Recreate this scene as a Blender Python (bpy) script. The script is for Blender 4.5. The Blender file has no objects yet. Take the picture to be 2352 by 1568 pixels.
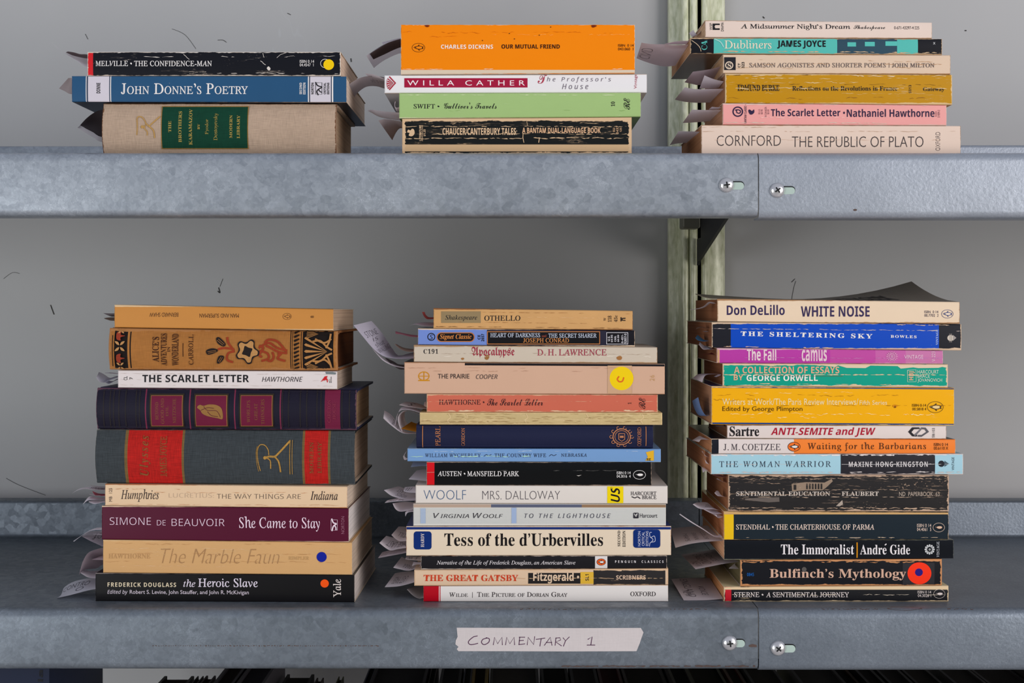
import bpy, bmesh, math, random
from mathutils import Vector, Matrix
random.seed(7)
SC = bpy.context.scene
COL = SC.collection

# ------------------------------------------------------------------ camera, light, exposure
F = 3045.0            # focal length in pixels of the 2352 px wide frame
CX, HY = 1176.0, 712.0  # vanishing point of the lines that run into the depth
D0 = 1.05             # camera to the plane of the spines
CZ = 1.40             # height of the lens
cam_d = bpy.data.cameras.new('camera'); cam = bpy.data.objects.new('camera', cam_d); COL.objects.link(cam)
cam.location = (0, -D0, CZ); cam.rotation_euler = (math.pi/2, 0, 0)
cam_d.sensor_width = 36; cam_d.lens = F/2352*36; cam_d.shift_y = -(784-HY)/2352
cam_d.clip_start = .01
SC.camera = cam
SC.view_settings.view_transform = 'Standard'; SC.view_settings.look = 'None'
SC.view_settings.gamma = 1; SC.view_settings.use_curve_mapping = False
SC.view_settings.exposure = -.12
SC.cycles.max_bounces = 5; SC.cycles.diffuse_bounces = 3; SC.cycles.glossy_bounces = 3
SC.cycles.caustics_reflective = False; SC.cycles.caustics_refractive = False

def lin(c):
    return tuple(((v/255)/12.92 if v <= 10 else ((v/255+.055)/1.055)**2.4) for v in c[:3]) + (1.0,)

W = bpy.data.worlds.new('daylight'); SC.world = W; W.use_nodes = True
nt = W.node_tree; bgn = nt.nodes['Background']
tc = nt.nodes.new('ShaderNodeTexCoord'); sx = nt.nodes.new('ShaderNodeSeparateXYZ')
rmp = nt.nodes.new('ShaderNodeValToRGB')
nt.links.new(tc.outputs['Generated'], sx.inputs[0]); 
mth = nt.nodes.new('ShaderNodeMath'); mth.operation = 'MULTIPLY_ADD'; mth.inputs[1].default_value = .5; mth.inputs[2].default_value = .5
nt.links.new(sx.outputs['Z'], mth.inputs[0]); nt.links.new(mth.outputs[0], rmp.inputs[0])
el = rmp.color_ramp.elements
el[0].position = .20; el[0].color = (.56, .50, .50, 1)
el[1].position = .62; el[1].color = (.66, .72, .86, 1)
e = el.new(.46); e.color = (.36, .40, .33, 1)
nt.links.new(rmp.outputs[0], bgn.inputs[0]); bgn.inputs[1].default_value = .62

def area(name, loc, target, size, size_y, power, color):
    l = bpy.data.lights.new(name, 'AREA'); l.shape = 'RECTANGLE'; l.size = size; l.size_y = size_y
    l.energy = power; l.color = color
    o = bpy.data.objects.new(name, l); COL.objects.link(o); o.location = loc
    o.rotation_euler = (Vector(target)-Vector(loc)).to_track_quat('-Z', 'Y').to_euler()
    return o
area('window_daylight', (2.1, -1.9, CZ+.3), (0, 0, CZ), 1.4, 1.9, 53, (1, .96, .95))
area('left_fill_light', (-1.9, -2.0, CZ-.35), (0, 0, CZ), 1.2, 1.3, 27, (.93, .96, 1))  # added fill lamp, lifts the left of the wall and the slip undersides

def P(px, py, y=0.0):
    d = D0+y
    return Vector(((px-CX)/F*d, y, CZ+(HY-py)/F*d))

# ------------------------------------------------------------------ materials
def new_group():
    g = bpy.data.node_groups.new('worn_print', 'ShaderNodeTree')
    I = g.interface
    def inp(n, t='NodeSocketFloat', d=0.0):
        s = I.new_socket(n, in_out='INPUT', socket_type=t); s.default_value = d
    inp('Color', 'NodeSocketColor', (1, 1, 1, 1)); inp('Wear', 'NodeSocketColor', (.8, .7, .6, 1))
    for n in ('Edge', 'Amp', 'Crease', 'Scuff', 'HalfL', 'HalfT', 'Weave', 'Rough', 'Seed', 'Tone'):
        inp(n)
    I.new_socket('Shader', in_out='OUTPUT', socket_type='NodeSocketShader')
    N, K = g.nodes, g.links
    gi = N.new('NodeGroupInput'); go = N.new('NodeGroupOutput')
    def m(op, a, b=None, c=None, clamp=False):
        n = N.new('ShaderNodeMath'); n.operation = op; n.use_clamp = clamp
        for i, v in enumerate((a, b, c)):
            if v is None: continue
            if isinstance(v, (int, float)): n.inputs[i].default_value = v
            else: K.new(v, n.inputs[i])
        return n.outputs[0]
    tc = N.new('ShaderNodeTexCoord'); s = N.new('ShaderNodeSeparateXYZ'); K.new(tc.outputs['Object'], s.inputs[0])
    X, Y, Z = s.outputs
    def noise(sx, sy, sz, detail=2.0, off=0.0):
        c = N.new('ShaderNodeCombineXYZ')
        K.new(m('MULTIPLY', X, sx), c.inputs[0])
        K.new(m('MULTIPLY_ADD', Y, sy, m('MULTIPLY_ADD', gi.outputs['Seed'], 7.31, off)), c.inputs[1])
        K.new(m('MULTIPLY', Z, sz), c.inputs[2])
        t = N.new('ShaderNodeTexNoise'); t.inputs['Scale'].default_value = 1; t.inputs['Detail'].default_value = detail
        t.inputs['Roughness'].default_value = .6
        K.new(c.outputs[0], t.inputs['Vector']); return t.outputs[0]
    d = m('MINIMUM', m('SUBTRACT', gi.outputs['HalfL'], m('ABSOLUTE', X)), m('SUBTRACT', gi.outputs['HalfT'], m('ABSOLUTE', Z)))
    n1 = noise(110, 110, 420, 4)
    ed = m('MULTIPLY_ADD', m('SUBTRACT', n1, .47), m('MULTIPLY', gi.outputs['Amp'], 4.0), gi.outputs['Edge'])
    em = m('DIVIDE', m('SUBTRACT', ed, d), .00035, clamp=True)
    n2 = noise(34, 34, 640, 3, 3.0)
    n3 = noise(30, 30, 150, 3, 11.0)
    line = m('SUBTRACT', 1.0, m('DIVIDE', m('ABSOLUTE', m('SUBTRACT', n2, .5)), .014), clamp=True)
    gate = m('MULTIPLY', m('SUBTRACT', n3, m('SUBTRACT', .78, m('MULTIPLY', gi.outputs['Crease'], .5))), 9.0, clamp=True)
    cm = m('MULTIPLY', line, gate)
    n4 = noise(520, 520, 760, 4, 5.0)
    n5 = noise(22, 22, 90, 3, 17.0)
    sm = m('MULTIPLY', m('MULTIPLY', m('SUBTRACT', n4, m('SUBTRACT', .70, m('MULTIPLY', gi.outputs['Scuff'], .28))), 14.0, clamp=True),
           m('MULTIPLY', m('SUBTRACT', n5, m('SUBTRACT', .62, m('MULTIPLY', gi.outputs['Scuff'], .3))), 7.0, clamp=True))
    w = m('MAXIMUM', em, m('MAXIMUM', cm, sm))
    wa = noise(120, 300, 3000, 1, 2.0); wb = noise(3000, 300, 120, 1, 4.0)
    wv = m('MULTIPLY', m('SUBTRACT', m('ADD', wa, wb), 1.0), gi.outputs['Weave'])
    tone = m('MULTIPLY', m('SUBTRACT', noise(40, 40, 60, 4, 23.0), .5), gi.outputs['Tone'])
    fac = m('ADD', 1.0, m('ADD', wv, tone))
    vm = N.new('ShaderNodeVectorMath'); vm.operation = 'SCALE'; K.new(gi.outputs['Color'], vm.inputs[0]); K.new(fac, vm.inputs['Scale'])
    mx = N.new('ShaderNodeMix'); mx.data_type = 'RGBA'
    K.new(w, mx.inputs[0]); K.new(vm.outputs[0], mx.inputs[6]); K.new(gi.outputs['Wear'], mx.inputs[7])
    b = N.new('ShaderNodeBsdfPrincipled')
    K.new(mx.outputs[2], b.inputs['Base Color'])
    K.new(m('MULTIPLY_ADD', w, .25, gi.outputs['Rough'], clamp=True), b.inputs['Roughness'])
    b.inputs['Specular IOR Level'].default_value = .2
    bp = N.new('ShaderNodeBump'); bp.inputs['Strength'].default_value = .35; bp.inputs['Distance'].default_value = .0004
    h = m('ADD', m('MULTIPLY', cm, -1.0), m('ADD', m('MULTIPLY', wv, 1.2), m('MULTIPLY', n2, m('MULTIPLY', gi.outputs['Crease'], 1.5))))
    K.new(h, bp.inputs['Height']); K.new(bp.outputs[0], b.inputs['Normal'])
    K.new(b.outputs[0], go.inputs[0])
    return g
WORN = new_group()

def new_mat(name):
    mt = bpy.data.materials.new(name); mt.use_nodes = True
    return mt, mt.node_tree, mt.node_tree.nodes['Principled BSDF'], mt.node_tree.nodes['Material Output']

def print_mat(name, color, wear=(225, 200, 170), edge=-1., amp=0., crease=0., scuff=0., hl=1., ht=1., weave=0., rough=.45, seed=0., tone=.08):
    mt, t, b, out = new_mat(name); t.nodes.remove(b)
    g = t.nodes.new('ShaderNodeGroup'); g.node_tree = WORN
    g.inputs['Color'].default_value = lin(color); g.inputs['Wear'].default_value = lin(wear)
    for k, v in dict(Edge=edge, Amp=amp, Crease=crease, Scuff=scuff, HalfL=hl, HalfT=ht, Weave=weave, Rough=rough, Seed=seed, Tone=tone).items():
        g.inputs[k].default_value = v
    t.links.new(g.outputs[0], out.inputs[0]); return mt

_flat = {}
def flat_mat(color, rough=.6, metallic=0., name='matte'):
    k = (tuple(color), rough, metallic)
    if k not in _flat:
        mt, t, b, out = new_mat(name); b.inputs['Base Color'].default_value = lin(color)
        b.inputs['Roughness'].default_value = rough; b.inputs['Metallic'].default_value = metallic
        b.inputs['Specular IOR Level'].default_value = .3
        n = t.nodes.new('ShaderNodeTexNoise'); n.inputs['Scale'].default_value = 180; n.inputs['Detail'].default_value = 3
        tc = t.nodes.new('ShaderNodeTexCoord'); t.links.new(tc.outputs['Object'], n.inputs['Vector'])
        bp = t.nodes.new('ShaderNodeBump'); bp.inputs['Strength'].default_value = .12; bp.inputs['Distance'].default_value = .0004
        t.links.new(n.outputs[0], bp.inputs['Height']); t.links.new(bp.outputs[0], b.inputs['Normal'])
        _flat[k] = mt
    return _flat[k]

_paper = {}
def paper_mat(color):
    k = tuple(color)
    if k not in _paper:
        mt, t, b, out = new_mat('slip_paper'); b.inputs['Roughness'].default_value = .8; b.inputs['Specular IOR Level'].default_value = .15
        b.inputs['Base Color'].default_value = lin(color)
        tr = t.nodes.new('ShaderNodeBsdfTranslucent'); tr.inputs[0].default_value = lin(color)
        mx = t.nodes.new('ShaderNodeMixShader'); mx.inputs[0].default_value = .27
        t.links.new(b.outputs[0], mx.inputs[1]); t.links.new(tr.outputs[0], mx.inputs[2]); t.links.new(mx.outputs[0], out.inputs[0])
        _paper[k] = mt
    return _paper[k]

_pages = {}
def page_mat(color, old=0.):
    k = (tuple(color), old)
    if k in _pages: return _pages[k]
    mt, t, b, out = new_mat('page_edges'); N, K = t.nodes, t.links
    tc = N.new('ShaderNodeTexCoord'); mp = N.new('ShaderNodeMapping'); K.new(tc.outputs['Object'], mp.inputs[0])
    mp.inputs['Scale'].default_value = (3, 3, 4200)
    n = N.new('ShaderNodeTexNoise'); n.inputs['Scale'].default_value = 1; n.inputs['Detail'].default_value = 3; K.new(mp.outputs[0], n.inputs['Vector'])
    mp2 = N.new('ShaderNodeMapping'); K.new(tc.outputs['Object'], mp2.inputs[0]); mp2.inputs['Scale'].default_value = (3, 3, 420)
    n2 = N.new('ShaderNodeTexNoise'); n2.inputs['Scale'].default_value = 1; K.new(mp2.outputs[0], n2.inputs['Vector'])
    ad = N.new('ShaderNodeMath'); ad.operation = 'MULTIPLY'; K.new(n.outputs[0], ad.inputs[0]); K.new(n2.outputs[0], ad.inputs[1])
    r = N.new('ShaderNodeValToRGB'); K.new(ad.outputs[0], r.inputs[0])
    c = lin(color); r.color_ramp.elements[0].position = .12; r.color_ramp.elements[0].color = tuple(v*.72 for v in c[:3])+(1,)
    r.color_ramp.elements[1].position = .26; r.color_ramp.elements[1].color = c
    K.new(r.outputs[0], b.inputs['Base Color']); b.inputs['Roughness'].default_value = .85; b.inputs['Specular IOR Level'].default_value = .1
    bp = N.new('ShaderNodeBump'); bp.inputs['Strength'].default_value = .25; bp.inputs['Distance'].default_value = .0002
    K.new(n.outputs[0], bp.inputs['Height']); K.new(bp.outputs[0], b.inputs['Normal'])
    _pages[k] = mt; return mt

def metal_mat(name, dark, light, kind='spangle', rough=.44, metallic=.5):
    mt, t, b, out = new_mat(name); N, K = t.nodes, t.links
    tc = N.new('ShaderNodeTexCoord')
    v = N.new('ShaderNodeTexVoronoi'); v.inputs['Scale'].default_value = 170 if kind == 'spangle' else 420
    nz = N.new('ShaderNodeTexNoise'); nz.inputs['Scale'].default_value = 90; nz.inputs['Detail'].default_value = 3
    K.new(tc.outputs['Object'], nz.inputs['Vector'])
    wp = N.new('ShaderNodeMix'); wp.data_type = 'VECTOR'; wp.inputs[0].default_value = .006
    K.new(tc.outputs['Object'], wp.inputs[4]); K.new(nz.outputs['Color'], wp.inputs[5]); K.new(wp.outputs[1], v.inputs['Vector'])
    sp = N.new('ShaderNodeSeparateColor'); K.new(v.outputs['Color'], sp.inputs[0])
    big = N.new('ShaderNodeTexNoise'); big.inputs['Scale'].default_value = 7; big.inputs['Detail'].default_value = 6; big.inputs['Roughness'].default_value = .7
    K.new(tc.outputs['Object'], big.inputs['Vector'])
    a = N.new('ShaderNodeMath'); a.operation = 'MULTIPLY_ADD'; a.inputs[1].default_value = .13 if kind == 'spangle' else .03
    K.new(sp.outputs[0], a.inputs[0]); 
    bm = N.new('ShaderNodeMath'); bm.operation = 'MULTIPLY_ADD'; bm.inputs[1].default_value = .8; bm.inputs[2].default_value = -.05
    K.new(big.outputs[0], bm.inputs[0]); K.new(bm.outputs[0], a.inputs[2])
    v2 = N.new('ShaderNodeTexVoronoi'); v2.inputs['Scale'].default_value = 430 if kind == 'spangle' else 900; K.new(wp.outputs[1], v2.inputs['Vector'])
    sp2 = N.new('ShaderNodeSeparateColor'); K.new(v2.outputs['Color'], sp2.inputs[0])
    a2 = N.new('ShaderNodeMath'); a2.operation = 'MULTIPLY_ADD'; a2.inputs[1].default_value = .13; K.new(sp2.outputs[0], a2.inputs[0]); K.new(a.outputs[0], a2.inputs[2])
    fl = N.new('ShaderNodeTexNoise'); fl.inputs['Scale'].default_value = 240; fl.inputs['Detail'].default_value = 2; K.new(wp.outputs[1], fl.inputs['Vector'])
    def mm(op, x, y, z=None):
        q = N.new('ShaderNodeMath'); q.operation = op; q.use_clamp = z is not None
        for i, t_ in enumerate((x, y, z)):
            if t_ is None: continue
            if isinstance(t_, float): q.inputs[i].default_value = t_
            else: K.new(t_, q.inputs[i])
        return q.outputs[0]
    ridge = mm('MULTIPLY_ADD', mm('ABSOLUTE', mm('SUBTRACT', fl.outputs[0], .5), None), -45., 1.)
    gate = mm('MULTIPLY_ADD', big.outputs[0], 7., -3.3)
    a3 = mm('ADD', a2.outputs[0], mm('MULTIPLY', mm('MULTIPLY', ridge, gate), .38))
    r = N.new('ShaderNodeValToRGB'); K.new(a3, r.inputs[0])
    r.color_ramp.elements[0].position = .15; r.color_ramp.elements[0].color = lin(dark)
    r.color_ramp.elements[1].position = .85; r.color_ramp.elements[1].color = lin(light)
    K.new(r.outputs[0], b.inputs['Base Color']); b.inputs['Metallic'].default_value = metallic
    rr = N.new('ShaderNodeMath'); rr.operation = 'MULTIPLY_ADD'; rr.inputs[1].default_value = .16 if kind == 'spangle' else .03; rr.inputs[2].default_value = rough-.08
    K.new(sp.outputs[1], rr.inputs[0]); K.new(rr.outputs[0], b.inputs['Roughness'])
    n3 = N.new('ShaderNodeTexNoise'); n3.inputs['Scale'].default_value = 260 if kind == 'spangle' else 420; n3.inputs['Detail'].default_value = 2
    K.new(tc.outputs['Object'], n3.inputs['Vector'])
    hh = N.new('ShaderNodeMath'); hh.operation = 'MULTIPLY_ADD'; hh.inputs[1].default_value = .8 if kind == 'spangle' else .05
    K.new(sp.outputs[2], hh.inputs[0]); K.new(n3.outputs[0], hh.inputs[2])
    bp = N.new('ShaderNodeBump'); bp.inputs['Strength'].default_value = .25 if kind == 'spangle' else .5; bp.inputs['Distance'].default_value = .0004
    K.new(hh.outputs[0], bp.inputs['Height']); K.new(bp.outputs[0], b.inputs['Normal'])
    return mt

# ------------------------------------------------------------------ mesh helpers
def link(name, verts, faces, mats, mi=None, parent=None, smooth=False):
    me = bpy.data.meshes.new(name); me.from_pydata([tuple(v) for v in verts], [], faces)
    for m_ in (mats if isinstance(mats, (list, tuple)) else [mats]): me.materials.append(m_)
    if mi: me.polygons.foreach_set('material_index', mi)
    if smooth: me.polygons.foreach_set('use_smooth', [True]*len(me.polygons))
    me.update()
    o = bpy.data.objects.new(name, me); COL.objects.link(o)
    if parent: o.parent = parent
    return o

def tag(o, label=None, cat=None, group=None, kind=None):
    for k, v in (('label', label), ('category', cat), ('group', group), ('kind', kind)):
        if v: o[k] = v
    return o

def empty(name, loc, rz=0.):
    o = bpy.data.objects.new(name, None); COL.objects.link(o); o.location = loc; o.rotation_euler = (0, 0, rz)
    o.empty_display_size = .02
    return o

def box(a, b):
    (x0, y0, z0), (x1, y1, z1) = a, b
    v = [(x0,y0,z0),(x1,y0,z0),(x1,y1,z0),(x0,y1,z0),(x0,y0,z1),(x1,y0,z1),(x1,y1,z1),(x0,y1,z1)]
    return v, [(0,3,2,1),(4,5,6,7),(0,1,5,4),(1,2,6,5),(2,3,7,6),(3,0,4,7)]

def sheet_loop(path, th):
    """closed outline of a bent sheet: the path and its copy pushed to the left by th"""
    n = len(path); inner = []
    for i in range(n):
        a = Vector(path[max(i-1, 0)]); b = Vector(path[min(i+1, n-1)])
        d = (b-a).normalized(); inner.append((path[i][0]-d.y*th, path[i][1]+d.x*th))
    return list(path)+inner[::-1]

def arc(cx, cy, r, a0, a1, n=6):
    return [(cx+r*math.cos(math.radians(a0+(a1-a0)*i/n)), cy+r*math.sin(math.radians(a0+(a1-a0)*i/n))) for i in range(n+1)]

def extrude_x(loop, x0, x1):
    """a (y, z) outline pushed along x, with its two ends closed by strips"""
    n = len(loop)
    v = [(x0, y, z) for y, z in loop]+[(x1, y, z) for y, z in loop]
    f = [(i, (i+1) % n, n+(i+1) % n, n+i) for i in range(n)]
    h = n//2
    for i in range(h-1):
        a, b, c, d = i, i+1, n-2-i, n-1-i
        f.append((d, c, b, a)); f.append((n+a, n+b, n+c, n+d))
    return v, f

# ------------------------------------------------------------------ lettering
def _m(s, base, dg=None, exc=()):
    r = ''
    for ch in s:
        if ch in dict(exc): r += dict(exc)[ch]
        elif 'A' <= ch <= 'Z': r += chr(base+ord(ch)-65)
        elif 'a' <= ch <= 'z': r += chr(base+26+ord(ch)-97)
        elif '0' <= ch <= '9' and dg: r += chr(dg+ord(ch)-48)
        else: r += ch
    return r
STY = {  # style: (alphabet, digits, outline offset, shear)
    'S': (None, None, 0, 0), 'ST': (None, None, -.021, 0), 'SM': (None, None, 0, 0),
    'SB': (0x1D5D4, 0x1D7EC, 0, 0), 'SX': (0x1D5D4, 0x1D7EC, .008, 0), 'SI': (0x1D608, 0x1D7E2, 0, 0), 'SL': (0x1D5A0, 0x1D7E2, -.014, 0), 'SN': (None, None, -.013, 0),
    'SBI': (0x1D5D4, 0x1D7EC, 0, .25),
    'C': (0x1D434, 0x1D7CE, .002, -.25), 'CM': (0x1D434, 0x1D7CE, .008, -.25), 'CB': (0x1D400, 0x1D7CE, 0, 0), 'CX': (0x1D400, 0x1D7CE, .008, 0), 'CI': (0x1D434, 0x1D7CE, .004, 0), 'CBI': (0x1D468, 0x1D7CE, 0, 0),
    'SC': (0x1D4D0, None, 0, 0), 'FR': (0x1D56C, None, 0, 0), 'H': (None, None, -.02, .3)}
_tx = {}
def text_geo(s, style='S', space=1.0):
    k = (s, style, space)
    if k in _tx: return _tx[k]
    base, dg, off, sh = STY[style]
    t = s if base is None else _m(s, base, dg, (('h', '\u210e'),) if base == 0x1D434 else ())
    c = bpy.data.curves.new('lettering', 'FONT'); c.body = t; c.size = 1; c.offset = off; c.shear = sh
    c.resolution_u = 3; c.space_character = space; c.fill_mode = 'FRONT'; c.space_line = .95; c.align_x = 'CENTER' if '\n' in s else 'LEFT'
    o = bpy.data.objects.new('lettering', c)
    me = o.to_mesh()
    v = [(p.co.x, p.co.y) for p in me.vertices]; f = [tuple(p.vertices) for p in me.polygons]
    o.to_mesh_clear(); bpy.data.objects.remove(o); bpy.data.curves.remove(c)
    _tx[k] = (v, f); return v, f

def small_caps(s, style, ratio=.74, gap=.07):
    """capitals with the other letters as smaller capitals, laid out run by run"""
    V, Fc, x = [], [], 0.
    for word in s.split(' '):
        i = 0
        while i < len(word):
            big = word[i].isupper() or not word[i].isalpha()
            j = i+1
            while j < len(word) and (word[j].isupper() or not word[j].isalpha()) == big: j += 1
            v, f = text_geo(word[i:j].upper(), style); k = 1. if big else ratio
            mn = min(p[0] for p in v); mxx = max(p[0] for p in v)
            Fc += [tuple(len(V)+q for q in t) for t in f]
            V += [(x+(p[0]-mn)*k, p[1]*k) for p in v]; x += (mxx-mn)*k+gap; i = j
        x += .28
    return V, Fc

def fit(v, box_, rot=0):
    """turn a flat outline by rot and stretch it into box_ = x0, y0, x1, y1 (y down)"""
    c, s = {0: (1, 0), 90: (0, 1), -90: (0, -1), 180: (-1, 0)}[rot]
    v = [(x*c-y*s, x*s+y*c) for x, y in v]
    ax, bx = min(p[0] for p in v), max(p[0] for p in v); ay, by = min(p[1] for p in v), max(p[1] for p in v)
    x0, y0, x1, y1 = box_
    return [(x0+(x-ax)/max(bx-ax, 1e-9)*(x1-x0), y1-(y-ay)/max(by-ay, 1e-9)*(y1-y0)) for x, y in v]

def stroke(pts, w, closed=False):
    n = len(pts); L = []; R = []
    for i in range(n):
        a = Vector(pts[(i-1) % n] if closed else pts[max(i-1, 0)]); b = Vector(pts[(i+1) % n] if closed else pts[min(i+1, n-1)])
        d = (b-a)
        if d.length < 1e-9: d = Vector((1, 0))
        d.normalize(); p = Vector(pts[i]); q = Vector((-d.y, d.x))*w/2
        L.append(tuple(p+q)); R.append(tuple(p-q))
    f = [(i, (i+1) % n, n+(i+1) % n, n+i) for i in range(n if closed else n-1)]
    return L+R, f

def ell(cx, cy, rx, ry, n=28, a0=0, a1=360):
    return [(cx+rx*math.cos(math.radians(a0+(a1-a0)*i/n)), cy+ry*math.sin(math.radians(a0+(a1-a0)*i/n))) for i in range(n)]

def spl(pts, n=8, closed=False):
    """a smooth line through points of any dimension"""
    pts = [Vector(p) for p in pts]; m_ = len(pts); out = []
    for i in range(m_ if closed else m_-1):
        g = lambda j: pts[j % m_] if closed else pts[min(max(j, 0), m_-1)]
        p0, p1, p2, p3 = g(i-1), g(i), g(i+1), g(i+2)
        for k in range(n):
            t = k/n
            out.append(.5*((2*p1)+(p2-p0)*t+(2*p0-5*p1+4*p2-p3)*t*t+(3*p1-p0-3*p2+p3)*t**3))
    if not closed: out.append(pts[-1].copy())
    return [tuple(p) for p in out]

def grid_rect(x0, y0, x1, y1, nx=1, ny=6):
    v = [(x0+(x1-x0)*i/nx, y0+(y1-y0)*j/ny) for j in range(ny+1) for i in range(nx+1)]
    return v, [(j*(nx+1)+i, j*(nx+1)+i+1, (j+1)*(nx+1)+i+1, (j+1)*(nx+1)+i) for j in range(ny) for i in range(nx)]

def round_rect(x0, y0, x1, y1, r):
    pts = []
    for cx, cy, a in ((x1-r, y0+r, -90), (x1-r, y1-r, 0), (x0+r, y1-r, 90), (x0+r, y0+r, 180)):
        pts += arc(cx, cy, r, a, a+90, 4)
    return pts

def tess(p):
    """fill an outline, notches and all, with triangles"""
    from mathutils.geometry import tessellate_polygon
    return list(p), [tuple(t) for t in tessellate_polygon([[Vector((x, y, 0)) for x, y in p]])]
def cracks(col, y, x0, x1, w=3., keep=.75, seed=1, amp=2.5, slope=0.):
    """one worn crease running along a spine, broken into jagged pieces"""
    r = random.Random(seed); out = []; x = x0; yy = y
    while x < x1:
        n = r.randint(3, 9); pts = []
        for _ in range(n):
            pts.append((x, yy+slope*(x-x0))); x += r.uniform(7, 22); yy = y+(yy-y)*.7+r.uniform(-amp, amp)
            if x > x1: break
        if len(pts) > 1 and r.random() < keep:
            ws = [w*r.uniform(.15, .85) for _ in pts]; ws[0] = ws[-1] = w*.08; q = w*r.uniform(.6, 1.2)/w
            out.append(('P', 'crack', col, [(a, b-h*q) for (a, b), h in zip(pts, ws)]+[(a, b+h*q) for (a, b), h in list(zip(pts, ws))[::-1]]))
        elif r.random() < .4: x += r.uniform(10, 60)
    return out
# ------------------------------------------------------------------ books
def Z(zf, x, y): return zf[0]+x/zf[2], zf[1]+y/zf[2]

CREAM = (226, 205, 182); OLD = (196, 160, 122); TAN = (206, 168, 132); WHITEP = (228, 220, 212); BRIGHT = (238, 232, 228)
RED = (214, 30, 38); BLACK = (16, 16, 22); INK = (28, 26, 30); GOLD = (176, 132, 62)

class Book:
    def __init__(s, zf, L, R, t, b, label, art=(), color=BLACK, bands=(), kind='paper', top=None, bot=None, page=CREAM,
                 W=.112, dy=0., yaw=0., wear=(228, 200, 170), edge=.0003, amp=.0003, crease=0., scuff=0., weave=0., rough=.42, tone=.08, bulge=None, name=None, lift=None):
        s.__dict__.update(locals()); del s.__dict__['s']
        s.pl, s.pr = zf[0]+L/zf[2], zf[0]+R/zf[2]
        s.tl, s.tr = zf[1]+t[0]/zf[2], zf[1]+t[1]/zf[2]; s.bl, s.br = zf[1]+b[0]/zf[2], zf[1]+b[1]/zf[2]
        if bulge is None: s.bulge = .0035 if kind == 'hard' else .0004

def zline(pl, yl, pr, yr):
    X = lambda p: (p-CX)/F*D0
    zl, zr = CZ+(HY-yl)/F*D0, CZ+(HY-yr)/F*D0
    k = (zr-zl)/(X(pr)-X(pl))
    return (zl-k*X(pl), k)

def finer(v, f, lim):
    '''cut a flat outline up so that it can follow the round of a spine'''
    if not v or max(p[1] for p in v)-min(p[1] for p in v) <= lim: return v, f
    bm = bmesh.new(); vs = [bm.verts.new((x, y, 0)) for x, y in v]
    for t in f:
        try: bm.faces.new([vs[i] for i in t])
        except ValueError: pass
    bmesh.ops.triangulate(bm, faces=[q for q in bm.faces if len(q.verts) > 4])
    for _ in range(4):
        es = [e for e in bm.edges if abs(e.verts[0].co.y-e.verts[1].co.y) > lim]
        if not es: break
        bmesh.ops.subdivide_edges(bm, edges=es, cuts=1)
        bmesh.ops.triangulate(bm, faces=[q for q in bm.faces if len(q.verts) > 4])
    bm.verts.index_update()
    out = [(q.co.x, q.co.y) for q in bm.verts], [tuple(q.index for q in t.verts) for t in bm.faces]
    bm.free(); return out

SEED = [0]
def build_stack(books, base_z, group):
    for i, b in enumerate(books):
        b.top_l = zline(b.pl, b.tl, b.pr, b.tr); b.bot_l = zline(b.pl, b.bl, b.pr, b.br)
    for u, l in zip(books, books[1:]):
        m_ = ((u.bot_l[0]+l.top_l[0])/2, (u.bot_l[1]+l.top_l[1])/2)
        # keep the line true at the middle of what the two have in common
        xm = (max(u.pl, l.pl)+min(u.pr, l.pr))/2; xm = (xm-CX)/F*D0
        zz = ((u.bot_l[0]+u.bot_l[1]*xm)+(l.top_l[0]+l.top_l[1]*xm))/2
        m_ = (zz-m_[1]*xm, m_[1]); u.bot_l = m_; l.top_l = (m_[0]-.00025, m_[1])
    books[-1].bot_l = (base_z+.0001, 0.)
    for b in books: build_book(b, group)

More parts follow.
